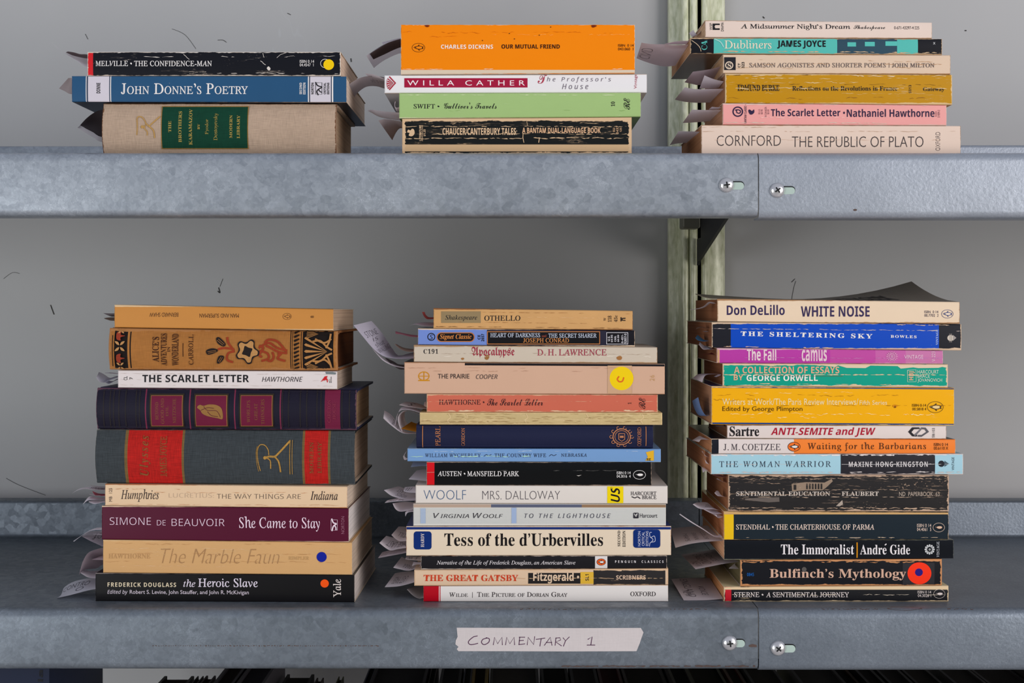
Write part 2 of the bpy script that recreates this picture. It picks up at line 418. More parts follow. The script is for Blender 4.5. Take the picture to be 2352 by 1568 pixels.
def build_book(b, group):
    SEED[0] += 1; sd = SEED[0]
    dep = D0+b.dy
    xl, xr = (b.pl-CX)/F*dep, (b.pr-CX)/F*dep; X0 = (xl+xr)/2; hl = (xr-xl)/2
    zbot = lambda x: b.bot_l[0]+b.bot_l[1]*(X0+x); ztop = lambda x: b.top_l[0]+b.top_l[1]*(X0+x)
    T = ztop(0)-zbot(0); Zc = (ztop(0)+zbot(0))/2; ht = T/2
    b.X0, b.hl, b.Zc, b.ht, b.zbot_f, b.ztop_f, b.xl = X0, hl, Zc, ht, zbot, ztop, xl
    root = empty(b.name or ('hardcover_book' if b.kind == 'hard' else 'paperback_book'), (X0, b.dy, zbot(0)), math.radians(b.yaw))
    tag(root, b.label, 'book', group); b.root = root
    up = Zc-zbot(0)
    def ys(zn): return b.bulge*zn*zn
    common = dict(wear=b.wear, edge=b.edge, amp=b.amp, crease=b.crease, scuff=b.scuff, hl=hl, ht=ht, weave=b.weave, rough=b.rough, seed=sd, tone=b.tone)
    mats = [print_mat('cover_board', b.top or b.color, weave=b.weave, rough=b.rough, seed=sd, hl=hl, ht=ht, scuff=b.scuff*.6, wear=b.wear),
            print_mat('cover_back', b.bot or b.color, weave=b.weave, rough=b.rough, seed=sd, hl=hl, ht=ht, scuff=b.scuff*.6, wear=b.wear),
            flat_mat((208, 190, 168), .8)]
    bandm = {}
    def bm_(c):
        c = tuple(c)
        if c not in bandm: bandm[c] = len(mats); mats.append(print_mat('spine_print', c, **common))
        return bandm[c]
    px2x = lambda zx: ((b.zf[0]+zx/b.zf[2])-CX)/F*dep-X0
    cuts = {-hl, hl}
    for x0, x1, c in b.bands: cuts |= {max(-hl, min(hl, px2x(x0))), max(-hl, min(hl, px2x(x1)))}
    N = 12
    cuts |= {-hl+2*hl*i/N for i in range(1, N)}
    cuts |= {-hl+.0006, hl-.0006}
    xs = sorted(cuts); xs = [x for i, x in enumerate(xs) if i == 0 or x-xs[i-1] > 2e-5]
    def band_at(x):
        for x0, x1, c in b.bands:
            if px2x(x0) <= x <= px2x(x1): return bm_(c)
        return bm_(b.color)
    Wd = b.W
    # outline of the cover: (y, z) as a function of x; zl, zh are the two outer faces
    def outline(zl, zh, x):
        t_ = zh-zl
        inset = .0005 if abs(abs(x)-hl) < 1e-6 else 0.
        if b.kind == 'paper':
            r = min(.0011, t_*.16); th = .0004
            pts = [(Wd, zl), (.03, zl), (r+b.bulge, zl)]
            for k in range(1, 4):
                a = math.pi/2*k/4; pts.append((b.bulge+r*(1-math.sin(a)), zl+r*(1-math.cos(a))))
            for k in range(0, 9):
                zn = -1+2*k/8; z = zl+r+(t_-2*r)*k/8; pts.append((ys(zn)+inset, z))
            for k in range(3, 0, -1):
                a = math.pi/2*k/4; pts.append((b.bulge+r*(1-math.sin(a)), zh-r*(1-math.cos(a))))
            pts.append((r+b.bulge, zh)); sp = (2, len(pts)-2)
            pts += [(y, zh) for y in ((.03, .045, .06, .075, .09, .1, .11, .118) if b.lift else (.03,))]+[(Wd, zh)]
        else:
            th = .0022; r = .0022
            j = b.bulge; pts = [(Wd, zl), (.03, zl), (j+.0090, zl), (j+.0070, zl+.0010), (j+.0050, zl+.0010), (j+.0034, zl+.0002)]
            for k in range(1, 4):
                a = math.pi/2*k/4; pts.append((b.bulge+r*(1-math.sin(a)), zl+r*(1-math.cos(a))))
            for k in range(0, 13):
                zn = -1+2*k/12; pts.append((ys(zn)+inset, zl+r+(t_-2*r)*k/12))
            for k in range(3, 0, -1):
                a = math.pi/2*k/4; pts.append((b.bulge+r*(1-math.sin(a)), zh-r*(1-math.cos(a))))
            pts += [(j+.0034, zh-.0002), (j+.0050, zh-.0010), (j+.0070, zh-.0010), (j+.0090, zh), (.03, zh), (Wd, zh)]
            sp = (5, len(pts)-7)
        loop = sheet_loop(pts, -th if b.kind == "paper" else -.0018)
        return loop, sp, len(pts)
    V, Fs, MI = [], [], []
    rows = []
    for x in xs:
        loop, sp, np_ = outline(zbot(x)-Zc, ztop(x)-Zc, x)
        rows.append(len(V)); V += [(x, y, z) for y, z in loop]
    n = len(loop)
    for i in range(len(xs)-1):
        a, c = rows[i], rows[i+1]; bm = band_at((xs[i]+xs[i+1])/2)
        for k in range(n):
            k2 = (k+1) % n
            Fs.append((a+k, c+k, c+k2, a+k2))
            if k < np_-1: MI.append(1 if k < sp[0] else (0 if k > sp[1] else bm))
            else: MI.append(2)
    for row, flip in ((rows[0], 0), (rows[-1], 1)):
        for k in range(np_-1):
            q = (row+k, row+k+1, row+n-2-k, row+n-1-k)
            Fs.append(q if flip else q[::-1]); MI.append(2 if b.kind == 'paper' else 0)
    if b.lift:
        for i, (x, y, z) in enumerate(V):
            if z > (ztop(x)-Zc)-.0008 and y > .01:
                V[i] = (x, y, z+b.lift(x/hl, y/Wd))
        # finer rows along the depth for a lifted cover come from the extra cut below
    cov = link('cover', V, Fs, mats, MI, root); cov.location = (0, 0, up)
    # pages
    e = .0004 if b.kind == 'paper' else .0032
    y0 = b.bulge+(.0008 if b.kind == 'paper' else .0025); y1 = Wd-(.0006 if b.kind == 'paper' else .0035); th = .00045 if b.kind == 'paper' else .0023
    if b.kind == 'hard': y0 = .006
    b.face_x = X0-hl+e
    v = []
    nx = 4
    yy = [y0+(y1-y0)*j/nx for j in range(nx+1)]
    for x in (-hl+e, hl-e):
        for y in yy:
            for z in (zbot(x)-Zc+th, ztop(x)-Zc-th):
                bow = .0006*math.sin(sd*1.7+y*60)*(1 if b.kind == 'paper' else .5)
                v.append((x-math.copysign(abs(bow), x), y, z))
    m_ = nx+1; f = []
    for s_ in (0, 1):
        o_ = s_*2*m_
        for j in range(nx):
            q = (o_+2*j, o_+2*j+2, o_+2*j+3, o_+2*j+1); f.append(q[::-1] if s_ == 0 else q)
    for j in range(nx):
        f.append((2*j, 2*m_+2*j, 2*m_+2*j+2, 2*j+2)); f.append((2*j+1, 2*j+3, 2*m_+2*j+3, 2*m_+2*j+1))
    f.append((0, 1, 2*m_+1, 2*m_)); f.append((2*nx, 2*m_+2*nx, 2*m_+2*nx+1, 2*nx+1))
    pb = link('page_block', v, f, page_mat(b.page), None, root); pb.location = (0, 0, up)
    # print on the spine
    parts = {}
    eps = .00008
    _pm = {}
    def pm(c, worn=True):
        k = (tuple(c), worn)
        if k not in _pm:
            kw = dict(common)
            if not worn: kw.update(edge=-1, crease=0, scuff=0, weave=0, tone=.03)
            _pm[k] = print_mat('print_ink', c, **kw)
        return _pm[k]
    for it in b.art:
        k, part, col = it[0], it[1], it[2]; worn = True
        opt = it[-1] if isinstance(it[-1], dict) else {}
        if k == 'T':
            _, _, _, s_, sty, bx = it[:6]; rot = it[6] if len(it) > 6 and not isinstance(it[6], dict) else 0
            v, f = small_caps(s_, sty, opt.get('ratio', .76)) if opt.get('sc') else text_geo(s_, sty, opt.get('space', 1.0))
            v = fit(v, bx, rot)
            sl = opt.get('slope', 0.)
            if sl: v = [(x, y+sl*(x-bx[0])) for x, y in v]
        elif k == 'R': v, f = grid_rect(*it[3], nx=2, ny=10)
        elif k == 'RR':
            p = round_rect(*it[3], it[4]); v, f = p, [tuple(range(len(p)))]
        elif k == 'E': p = ell(*it[3]); v, f = p, [tuple(range(len(p)))]
        elif k == 'O': cx, cy, rx, ry, w = it[3]; v, f = stroke(ell(cx, cy, rx, ry), w, True)
        elif k == 'L': v, f = stroke(it[3], it[4])
        elif k == 'S': v, f = stroke(spl(it[3], 6), it[4])
        elif k == 'PS': v, f = tess(spl(it[3], 6, True))
        elif k == 'P': v, f = tess(it[3])
        worn = not opt.get('fresh')
        d = parts.setdefault(part, dict(v=[], f=[], mi=[], mats=[]))
        mt = pm(col, worn)
        if mt not in d['mats']: d['mats'].append(mt)
        mi = d['mats'].index(mt); o_ = len(d['v'])
        v, f = finer(v, f, .0028*F/dep*b.zf[2])
        for zx, zy in v:
            px, py = Z(b.zf, zx, zy)
            x = (px-CX)/F*dep-X0; z = CZ+(HY-py)/F*dep-Zc
            lo, hi = zbot(x)-Zc, ztop(x)-Zc
            z = max(lo+.0004, min(hi-.0004, z)); x = max(-hl+.0002, min(hl-.0002, x))
            zn = (z-(lo+hi)/2)/((hi-lo)/2)
            yv = ys(zn)
            r = min(.0011, (hi-lo)*.16) if b.kind == 'paper' else .0022
            ex = max(0., r-min(z-lo, hi-z))
            if ex: yv = b.bulge+r-math.sqrt(max(r*r-ex*ex, 0))
            d['v'].append((x, yv-eps-.00004, z))
        d['f'] += [tuple(o_+q for q in t) for t in f]; d['mi'] += [mi]*len(f)
        if part.split('#')[0] not in ('crack', 'stripe_print', 'tooling_pattern', 'stain'): eps += .000022
    for part, d in parts.items():
        o = link(part.split('#')[0], d['v'], d['f'], d['mats'], d['mi'], root); o.location = (0, 0, up)
        bmm = bmesh.new(); bmm.from_mesh(o.data); bmesh.ops.triangulate(bmm, faces=[f for f in bmm.faces if len(f.verts) > 4])
        for f in bmm.faces:
            f.normal_update()
            if f.normal.y > 0: f.normal_flip()
        bmm.to_mesh(o.data); bmm.free()

# --- repeated marks on spines
def bird(col, belly, c, rx, ry, ring=None, fill=None, w=2.2, flip=1):
    """an oval publisher's mark with a bird lying on its side, head towards the left end"""
    cx, cy = c; a = []
    if fill: a.append(('E', 'emblem', fill, (cx, cy, rx, ry)))
    a.append(('O', 'emblem', ring or col, (cx, cy, rx, ry, w)))
    X = lambda u, v: (cx+u*rx, cy+v*ry*flip)
    a.append(('PS', 'emblem', col, [X(-.80, -.10), X(-.66, -.12), X(-.58, -.26), X(-.42, -.26), X(-.2, -.36), X(-.02, -.52), X(.10, -.70), X(.16, -.62), X(.14, -.44), X(.42, -.38), X(.62, -.22), X(.80, -.30), X(.76, -.08), X(.70, .0), X(.78, .20), X(.70, .34), X(.58, .22), X(.40, .38), X(.16, .42), X(.22, .60), X(.10, .68), X(-.02, .44), X(-.22, .32), X(-.42, .20), X(-.56, .14), X(-.66, .02)]))
    a.append(('PS', 'emblem', belly, [X(-.40, -.04), X(-.18, -.22), X(.14, -.28), X(.46, -.22), X(.58, -.02), X(.46, .18), X(.16, .28), X(-.16, .20)]))
    a.append(('E', 'emblem', belly, (cx-.54*rx, cy-.10*ry, .05*rx, .06*ry)))
    return a
def isbn(t1, t2, b1, b2, col=BRIGHT):
    return [('T', 'number_lettering', col, t1, 'SM', b1), ('T', 'number_lettering', col, t2, 'SM', b2)]
# ------------------------------------------------------------------ the six stacks, read from top to bottom
ZA = (100, 60, 2.94); ZB = (820, 30, 3.36); ZC = (1450, 20, 2.94)
Z4 = (200, 680, 3.36); Z5 = (120, 980, 3.0154); Z6 = (800, 690, 3.0947); Z7 = (860, 1040, 3.36); Z8 = (1560, 630, 3.4588); Z9 = (1530, 960, 3.3127)
TT, AU, PU, EM, NU = 'title_lettering', 'author_lettering', 'publisher_lettering', 'emblem', 'number_lettering'

A = [
Book(ZA, 295, 2006, (172, 172), (327, 329), 'thin black paperback with red end band and round yellow dot sticker, on the blue paperback',
  color=(14, 15, 24), bands=[(295, 334, RED)], edge=.0006, amp=.0006, crease=.35, scuff=.1, wear=(232, 215, 198), page=(226, 196, 172), W=.118, top=(40, 38, 40), art=[
  ('T', AU, BRIGHT, 'MELVILLE •', 'CM', (352, 235, 597, 270)), ('T', TT, BRIGHT, 'THE CONFIDENCE-MAN', 'CM', (612, 234, 1137, 271)),
  *isbn('ISBN 0 14', '04.4547  1', (1730, 228, 1827, 248), (1730, 252, 1824, 272)),
  ('O', EM, BRIGHT, (1902, 252, 31, 29, 3)), ('E', 'dot_sticker', (250, 206, 0), (1926, 260, 36, 36), {'fresh': 1}),
  ('L', 'crack', (225, 215, 205), [(1465, 235), (1480, 244), (1484, 252), (1500, 262)], 3.5), ('PS', 'crack', (225, 215, 205), [(1508, 285), (1520, 272), (1533, 288), (1522, 300)]),
  ('L', 'crack', (225, 215, 205), [(1480, 180), (1484, 196), (1489, 212)], 2.5), ('L', 'crack', (225, 215, 205), [(1575, 214), (1600, 192), (1640, 178)], 2.5), ('L', 'crack', (225, 215, 205), [(945, 190), (962, 204), (968, 212), (985, 225)], 3),
  *cracks((225, 215, 205), 206, 300, 1990, 3, .35, 3, 3), *cracks((225, 215, 205), 318, 1170, 2000, 3, .6, 4, 1.5), *cracks((225, 215, 205), 177, 300, 2000, 5, .6, 5, 2)]),
Book(ZA, 190, 2045, (339, 342), (499, 507), 'blue poetry paperback with two pale panels, between a black paperback and a beige cloth hardcover',
  color=(40, 84, 122), bands=[(285, 290, BRIGHT), (290, 300, (60, 70, 90)), (300, 443, (216, 208, 216)), (443, 450, (60, 70, 90)), (450, 456, BRIGHT), (1785, 1792, BRIGHT), (1792, 1800, (60, 70, 90)), (1800, 1940, (216, 208, 216)), (1940, 1947, (60, 70, 90)), (1947, 1956, BRIGHT)],
  bot=(24, 30, 44), edge=.0001, amp=.0002, scuff=.03, W=.138, page=(228, 206, 188), rough=.35, art=[
  ('T', AU, INK, 'DONNE', 'SX', (357, 383, 384, 453), 90),
  ('T', TT, BRIGHT, 'John Donne’s Poetry', 'CM', (523, 386, 1380, 460), {'sc': 1, 'ratio': .72}),
  ('T', 'edition_lettering', BRIGHT, 'SECOND', 'SB', (1728, 382, 1745, 460), 90), ('T', 'edition_lettering', BRIGHT, 'EDITION', 'SB', (1752, 382, 1770, 460), 90),
  ('T', PU, INK, 'NORTON', 'SX', (1808, 382, 1825, 460), 90), ('T', PU, INK, 'CRITICAL', 'SX', (1892, 382, 1907, 460), 90), ('T', PU, INK, 'EDITIONS', 'SX', (1915, 382, 1930, 460), 90),
  ('L', EM, INK, [(1838, 382), (1880, 382), (1880, 460), (1838, 460), (1838, 382)], 3), ('S', EM, INK, [(1836, 378), (1852, 402), (1880, 412), (1855, 428), (1846, 444), (1856, 466)], 7), ('S', EM, INK, [(1855, 425), (1866, 440), (1880, 448)], 6)]),
Book(ZA, 392, 1975, (520, 520), (850, 850), 'thick beige cloth hardcover with dark green title panel, below the blue poetry paperback', kind='hard',
  color=(186, 160, 138), weave=.55, rough=.85, edge=.0008, amp=.0008, wear=(120, 84, 60), tone=.22, W=.127, page=(192, 160, 130), bulge=.0045, art=[
  ('R', 'title_panel', (150, 110, 50), (793, 536, 1381, 827)), ('R', 'title_panel', (12, 62, 44), (798, 541, 1376, 822)),
  *[('T', TT if i < 3 else (AU if i < 6 else PU), (178, 150, 74), s, st, bx, 90) for i, (s, st, bx) in enumerate([('THE', 'CB', (843, 640, 862, 716)), ('BROTHERS', 'CB', (910, 572, 932, 783)), ('KARAMAZOV', 'CB', (980, 557, 1003, 800)),
    ('BY', 'CB', (1040, 660, 1055, 697)), ('Fyodor', 'C', (1090, 628, 1118, 730)), ('Dostoyevsky', 'C', (1147, 588, 1180, 770)), ('MODERN', 'CB', (1255, 600, 1275, 755)), ('LIBRARY', 'CB', (1305, 600, 1325, 757))])],
  ('S', EM, (188, 146, 84), [(630, 735), (634, 680), (632, 618), (660, 612), (685, 640), (690, 660)], 7), ('S', EM, (188, 146, 84), [(690, 655), (712, 672), (735, 655), (785, 608)], 9), ('S', EM, (188, 146, 84), [(700, 668), (730, 690), (745, 712), (750, 755)], 9),
  ('S', EM, (188, 146, 84), [(688, 665), (682, 690), (700, 712), (700, 738)], 7), ('E', EM, (188, 146, 84), (668, 680, 11, 11))]),
]
Bk = [
Book(ZB, 338, 2145, (87, 87), (470, 463), 'very thick orange paperback lying on the white paperback with a red name box',
  color=(252, 138, 0), edge=.0003, amp=.0004, crease=.05, scuff=.06, rough=.28, wear=(236, 214, 190), page=(206, 178, 150), W=.111, tone=.04, bot=(226, 205, 182), art=[
  ('R', 'spine_edge', (226, 206, 180), (338, 438, 2146, 472)),
  *bird((70, 34, 4), (252, 138, 0), (474, 267), 49, 34, w=3),
  ('T', AU, (255, 240, 226), 'CHARLES DICKENS', 'SB', (648, 244, 1050, 276)), ('T', TT, (62, 26, 8), 'OUR MUTUAL FRIEND', 'SB', (1115, 242, 1565, 275)),
  *isbn('ISBN  0 14', '043.060  1', (2015, 240, 2135, 260), (2015, 267, 2133, 288), (62, 26, 8)),
  ('PS', 'stain', (120, 40, 10), [(522, 94), (545, 92), (560, 98), (545, 108), (530, 104)]), ('PS', 'stain', (120, 40, 10), [(1808, 94), (1835, 92), (1850, 100), (1820, 112)]),
  *cracks((206, 100, 0), 150, 350, 2130, 2.5, .6, 61, 5), *cracks((255, 176, 80), 166, 900, 2130, 3, .5, 62, 5), *cracks((206, 100, 0), 182, 400, 1300, 2, .3, 63, 4), *cracks((240, 214, 190), 432, 350, 2140, 4, .4, 64, 2), *cracks((240, 224, 206), 90, 345, 2140, 4, .5, 65, 1.5), *[('E', 'stain', (70, 30, 10), (x, y, 4, 4)) for x, y in ((1176, 158), (1407, 171), (1215, 200), (1495, 108), (968, 212))]]),
Book(ZB, 212, 2237, (475, 464), (600, 602), 'white paperback with dark red name box and fan mark, under the thick orange paperback',
  color=(240, 236, 236), bot=(206, 200, 194), edge=.0001, amp=.0001, W=.132, rough=.3, page=(226, 214, 206), dy=.002, art=[
  ('R', 'name_box', (168, 26, 62), (365, 502, 1316, 574)), ('T', AU, (248, 240, 240), 'WILLA CATHER', 'S', (388, 519, 1295, 559), {'space': 1.7}),
  ('T', TT, (120, 110, 122), 'he Professor’s', 'SI', (1465, 492, 1960, 538), {'space': 1.5}), ('T', TT, (180, 60, 80), 'T', 'SC', (1395, 472, 1468, 545)), ('T', TT, (120, 110, 122), 'House', 'SI', (1583, 546, 1785, 587), {'space': 1.5}),
  ('T', PU, (180, 70, 90), 'Vintage', 'S', (2138, 470, 2166, 584), 90),
  ('P', EM, (176, 40, 60), [(252, 486), (302, 540), (252, 596), (246, 588), (290, 540), (246, 494)]), *[('P', EM, (176, 40, 60), [(284, 540), (232+4*abs(k-2), 504+k*18), (232+4*abs(k-2), 516+k*18)]) for k in range(5)], ('L', EM, (176, 40, 60), [(240, 500), (230, 520), (230, 560), (240, 584)], 3)]),
Book(ZB, 325, 2190, (628, 618), (808, 792), 'pale green paperback with black script title, under the white paperback',
  color=(166, 196, 126), bot=(96, 140, 60), edge=.0002, amp=.0003, crease=.22, scuff=.02, wear=(214, 220, 178), rough=.33, page=(214, 190, 160), W=.118, art=[
  ('T', AU, INK, 'SWIFT •', 'CM', (437, 702, 636, 737)), ('T', TT, INK, 'Gulliver’s Travels', 'SC', (672, 690, 1078, 738)),
  ('T', NU, INK, '10', 'CB', (1960, 683, 1990, 720), 90), ('T', EM, INK, 'RE', 'SC', (2058, 655, 2106, 745), 90),
  *cracks((200, 222, 164), 700, 1130, 2050, 2.5, .5, 51, 3), *cracks((120, 160, 80), 752, 700, 2100, 2, .4, 52, 3), *cracks((214, 224, 180), 632, 330, 2180, 4, .4, 53, 1)]),
Book(ZB, 348, 2120, (815, 806), (1066, 1062), 'badly worn black paperback with cream cracks, lowest under the pale green paperback',
  color=(20, 22, 22), edge=.0026, amp=.0012, crease=.5, scuff=.1, wear=(222, 186, 146), page=(190, 150, 112), W=.108, rough=.4, top=(200, 170, 135), bot=(200, 165, 125), art=[
  ('R', 'spine_edge', (214, 178, 136), (348, 1014, 2121, 1067)),
  ('T', AU, (224, 188, 150), 'CHAUCER/CANTERBURY TALES:', 'SX', (660, 886, 1235, 940)), ('T', TT, (224, 178, 138), 'A BANTAM DUAL-LANGUAGE BOOK', 'SX', (1275, 884, 1880, 926)),
  ('T', NU, (224, 188, 150), 'LITERATURE', 'SB', (480, 865, 498, 985), 90), ('L', NU, (224, 188, 150), [(505, 865), (505, 988)], 3), ('T', NU, (224, 188, 150), '$1.25', 'SB', (513, 897, 531, 950), 90),
  ('T', NU, (200, 160, 124), '553', 'SB', (1975, 885, 1991, 918), 90), ('T', NU, (200, 160, 124), '0437', 'SB', (2000, 870, 2018, 932), 90), ('T', NU, (200, 160, 124), '125', 'SB', (2027, 885, 2043, 918), 90),
  ('PS', EM, (224, 188, 150), [(388, 920), (395, 900), (412, 905), (425, 893), (440, 900), (444, 930), (425, 950), (400, 945), (405, 925)]),
  *cracks((222, 186, 146), 876, 370, 2100, 4, .8, 11, 3), *cracks((222, 186, 146), 930, 365, 2110, 4.5, .85, 12, 4), *cracks((222, 186, 146), 966, 360, 2110, 5, .85, 13, 3), *cracks((222, 186, 146), 850, 1560, 2000, 3, .5, 14, 3), ('L', 'crack', (222, 186, 146), [(1282, 925), (1280, 960), (1288, 1000)], 5), ('L', 'crack', (222, 186, 146), [(1408, 960), (1402, 1000)], 6), ('L', 'crack', (222, 186, 146), [(1310, 835), (1316, 870)], 3)]),
]
C = [
Book(ZC, 497, 2036, (79, 88), (190, 196), 'thin cream paperback with a small black arch mark, topmost on the teal paperback',
  color=(232, 210, 196), edge=.0004, amp=.0004, crease=.1, scuff=.02, wear=(196, 160, 130), page=TAN, W=.108, yaw=1, art=[
  ('T', TT, INK, 'A Midsummer Night’s Dream', 'CM', (737, 102, 1480, 146)), ('T', AU, INK, 'Shakespeare', 'SC', (1503, 110, 1716, 147)), ('T', NU, (80, 70, 70), '0-671-43297-4·225', 'S', (1778, 116, 1948, 137)),
  ('T', PU, INK, 'WSP', 'S', (527, 100, 543, 147), 90), ('P', EM, INK, [(547, 103), (595, 103), (595, 113), (565, 113), (560, 124), (565, 135), (595, 135), (595, 146), (547, 146)]), ('T', PU, INK, 'DRAMA', 'S', (604, 95, 622, 155), 90)]),
Book(ZC, 397, 2103, (198, 200), (292, 300), 'teal and black paperback jutting out near the top of the stack of cream paperbacks',
  color=(22, 22, 28), bands=[(556, 1391, (88, 190, 178)), (1391, 1797, (48, 76, 92)), (1797, 1938, (88, 190, 178))], bot=(98, 72, 50), edge=.0007, amp=.0006, crease=.15, scuff=.05, wear=(196, 164, 128), page=(188, 146, 110), W=.117, rough=.3, yaw=.6, art=[
  ('R', 'window_print', (88, 190, 178), (1460, 226, 1518, 255)), ('R', 'window_print', (88, 190, 178), (1578, 223, 1645, 253)), ('R', 'window_print', (88, 190, 178), (1717, 219, 1798, 250)),
  ('T', TT, (240, 226, 200), 'Dubliners', 'C', (628, 213, 945, 271)), ('T', AU, INK, 'JAMES JOYCE', 'SX', (985, 214, 1313, 270)), ('T', NU, (88, 190, 178), 'C4', 'C', (472, 215, 511, 280), 90), ('T', NU, (200, 200, 200), 'x', 'S', (2040, 224, 2056, 240)),
  *cracks((206, 176, 140), 288, 400, 2100, 6, .8, 271, 2, .004), *cracks((200, 170, 136), 203, 400, 2100, 4, .5, 272, 1.5), ('S', 'crack', (206, 180, 150), [(405, 215), (440, 240), (462, 265), (470, 290)], 4), ('S', 'crack', (160, 214, 206), [(560, 205), (600, 225), (622, 260)], 8)]),
Book(ZC, 619, 2156, (315, 319), (430, 438), 'cream paperback with faded capitals and a black square mark, under the teal paperback',
  color=(226, 198, 172), edge=.0004, amp=.0004, crease=.3, scuff=.02, wear=(190, 148, 110), page=TAN, W=.106, art=[
  ('R', 'mark_panel', (34, 32, 38), (627, 327, 705, 414)), ('O', EM, (228, 204, 180), (661, 382, 24, 23, 7)), ('T', EM, (228, 204, 180), 'S', 'CB', (650, 368, 674, 398)),
  ('T', NU, INK, 'CT', 'SB', (720, 368, 736, 397), 90), ('T', NU, INK, '323', 'SB', (745, 360, 764, 402), 90),
  ('T', TT, (110, 96, 92), 'SAMSON AGONISTES AND SHORTER POEMS', 'CM', (797, 366, 1718, 397)), ('L', TT, (110, 96, 92), [(1741, 366), (1741, 398)], 3), ('T', AU, (96, 82, 80), 'JOHN MILTON', 'CM', (1760, 368, 2047, 397)),
  *cracks((186, 142, 104), 376, 800, 2100, 2.5, .7, 21, 4), *cracks((190, 148, 110), 350, 1600, 2050, 2.5, .6, 22, 3, .03), *cracks((200, 160, 120), 400, 700, 2100, 2, .4, 23, 2)]),
Book(ZC, 634, 2168, (437, 446), (632, 648), 'thick ochre yellow paperback with cracked spine, lying on the pink paperback',
  color=(196, 140, 14), edge=.0009, amp=.0007, crease=.36, scuff=.08, wear=(222, 190, 140), page=(168, 120, 86), W=.110, rough=.36, top=(196, 160, 120), art=[
  ('T', AU, INK, 'EDMUND BURKE', 'CX', (717, 514, 1000, 556)), ('T', TT, INK, 'Reflections on the Revolutions in France', 'CB', (1087, 522, 1797, 554)), ('T', NU, (70, 50, 20), '6013', 'SB', (1873, 515, 1891, 570), 90), ('T', PU, INK, 'Gateway', 'CB', (1970, 530, 2114, 563)),
  *cracks((226, 196, 140), 470, 660, 2140, 3, .5, 31, 3), *cracks((226, 196, 140), 500, 660, 2140, 3, .6, 32, 4), *cracks((120, 84, 16), 512, 700, 2100, 2.5, .5, 36, 3), *cracks((230, 200, 150), 538, 700, 2140, 4, .85, 33, 3), *cracks((226, 190, 120), 572, 900, 2140, 2.5, .5, 34, 4), *cracks((140, 90, 30), 605, 650, 2140, 2.5, .35, 35, 4), *cracks((226, 196, 150), 454, 640, 2150, 6, .5, 37, 3), *cracks((90, 60, 50), 447, 640, 2150, 5, .25, 38, 2)]),
Book(ZC, 618, 2130, (637, 648), (780, 786), 'pink paperback with dark rounded lettering, under the ochre yellow paperback',
  color=(242, 166, 160), edge=.0004, amp=.0005, crease=.15, scuff=.04, wear=(228, 200, 186), page=(186, 142, 112), W=.106, bot=(216, 110, 96), art=[
  ('T', TT, (50, 34, 66), 'The Scarlet Letter •', 'SB', (943, 675, 1443, 726)), ('T', AU, (50, 34, 66), 'Nathaniel Hawthorne', 'SB', (1455, 677, 2047, 731)),
  ('O', EM, (50, 34, 66), (719, 695, 32, 31, 9)), ('S', EM, (50, 34, 66), [(700, 685), (722, 682), (738, 692), (730, 706), (712, 700), (712, 684)], 7), ('T', PU, (60, 40, 60), 'BANTAM CLASSIC •', 'SB', (763, 648, 778, 772), 90),
  ('PS', EM, (50, 34, 66), [(790, 690), (798, 680), (815, 690), (828, 680), (830, 700), (815, 714), (800, 712)]), ('T', NU, (110, 70, 80), 'IN U.S.', 'S', (858, 677, 870, 712), 90), ('T', NU, (110, 70, 80), '$2.95', 'S', (875, 680, 889, 712), 90), ('T', NU, (110, 70, 80), 'IN CANADA', 'S', (901, 662, 914, 732), 90), ('T', NU, (110, 70, 80), '$3.50', 'S', (918, 680, 932, 712), 90),
  ('T', NU, (110, 70, 80), '0-553-', 'S', (2051, 690, 2063, 728), 90), ('T', NU, (110, 70, 80), '21009-2', 'S', (2069, 684, 2083, 735), 90),
  *cracks((250, 206, 198), 735, 630, 2120, 2.5, .5, 281, 3), *cracks((226, 196, 180), 768, 630, 2120, 5, .4, 282, 2, .003), *cracks((240, 206, 196), 645, 630, 2120, 4, .4, 283, 1.5, .006)]),
Book(ZC, 473, 2225, (783, 789), (958, 962), 'thick cream paperback with tall thin capitals, resting on the upper shelf below the pink paperback',
  color=(234, 208, 190), edge=.0004, amp=.0004, crease=.16, scuff=.03, wear=(186, 146, 112), page=(176, 128, 92), W=.130, rough=.55, art=[
  ('T', AU, (70, 60, 60), 'CORNFORD', 'SN', (577, 855, 1010, 926)), ('T', TT, (70, 60, 60), 'THE REPUBLIC OF PLATO', 'SN', (1085, 862, 1973, 934)), ('T', PU, (80, 70, 70), 'OXFORD', 'SN', (2055, 832, 2086, 958), 90),
  *cracks((190, 156, 130), 828, 480, 2200, 2, .6, 41, 2), *cracks((214, 180, 156), 885, 560, 2100, 2.5, .5, 42, 2), *cracks((190, 156, 130), 800, 480, 1200, 2, .6, 43, 2)]),
]
dk = (66, 34, 18)
def leafy(cx, cy, s, col):
    return [('PS', 'ornament_pattern', col, [(cx+s*u, cy+s*v) for u, v in q]) for q in ([(-.9, -.9), (-.3, -.75), (-.1, -.2), (-.6, -.4)], [(.9, -.9), (.3, -.75), (.1, -.2), (.6, -.4)], [(-.9, .9), (-.3, .75), (-.1, .2), (-.6, .4)], [(.9, .9), (.3, .75), (.1, .2), (.6, .4)])]
def shell(cx, cy, rx, ry, col, dirx=-1):
    return [('P', 'ornament_pattern', col, [(cx+dirx*-.9*rx, cy+.02*ry), (cx+dirx*rx*.85, cy+ry*(k*.42-.09)), (cx+dirx*rx, cy+ry*k*.42), (cx+dirx*rx*.85, cy+ry*(k*.42+.09))]) for k in (-2, -1, 0, 1, 2)]
DARKG = (48, 42, 38)
def zig(x0, w=8):
    pts = []
    for k in range(23): pts += [(x0, 722+k*13), (x0+w, 728+k*13)]
    return ('L', 'tooling_pattern', DARKG, pts, 5)
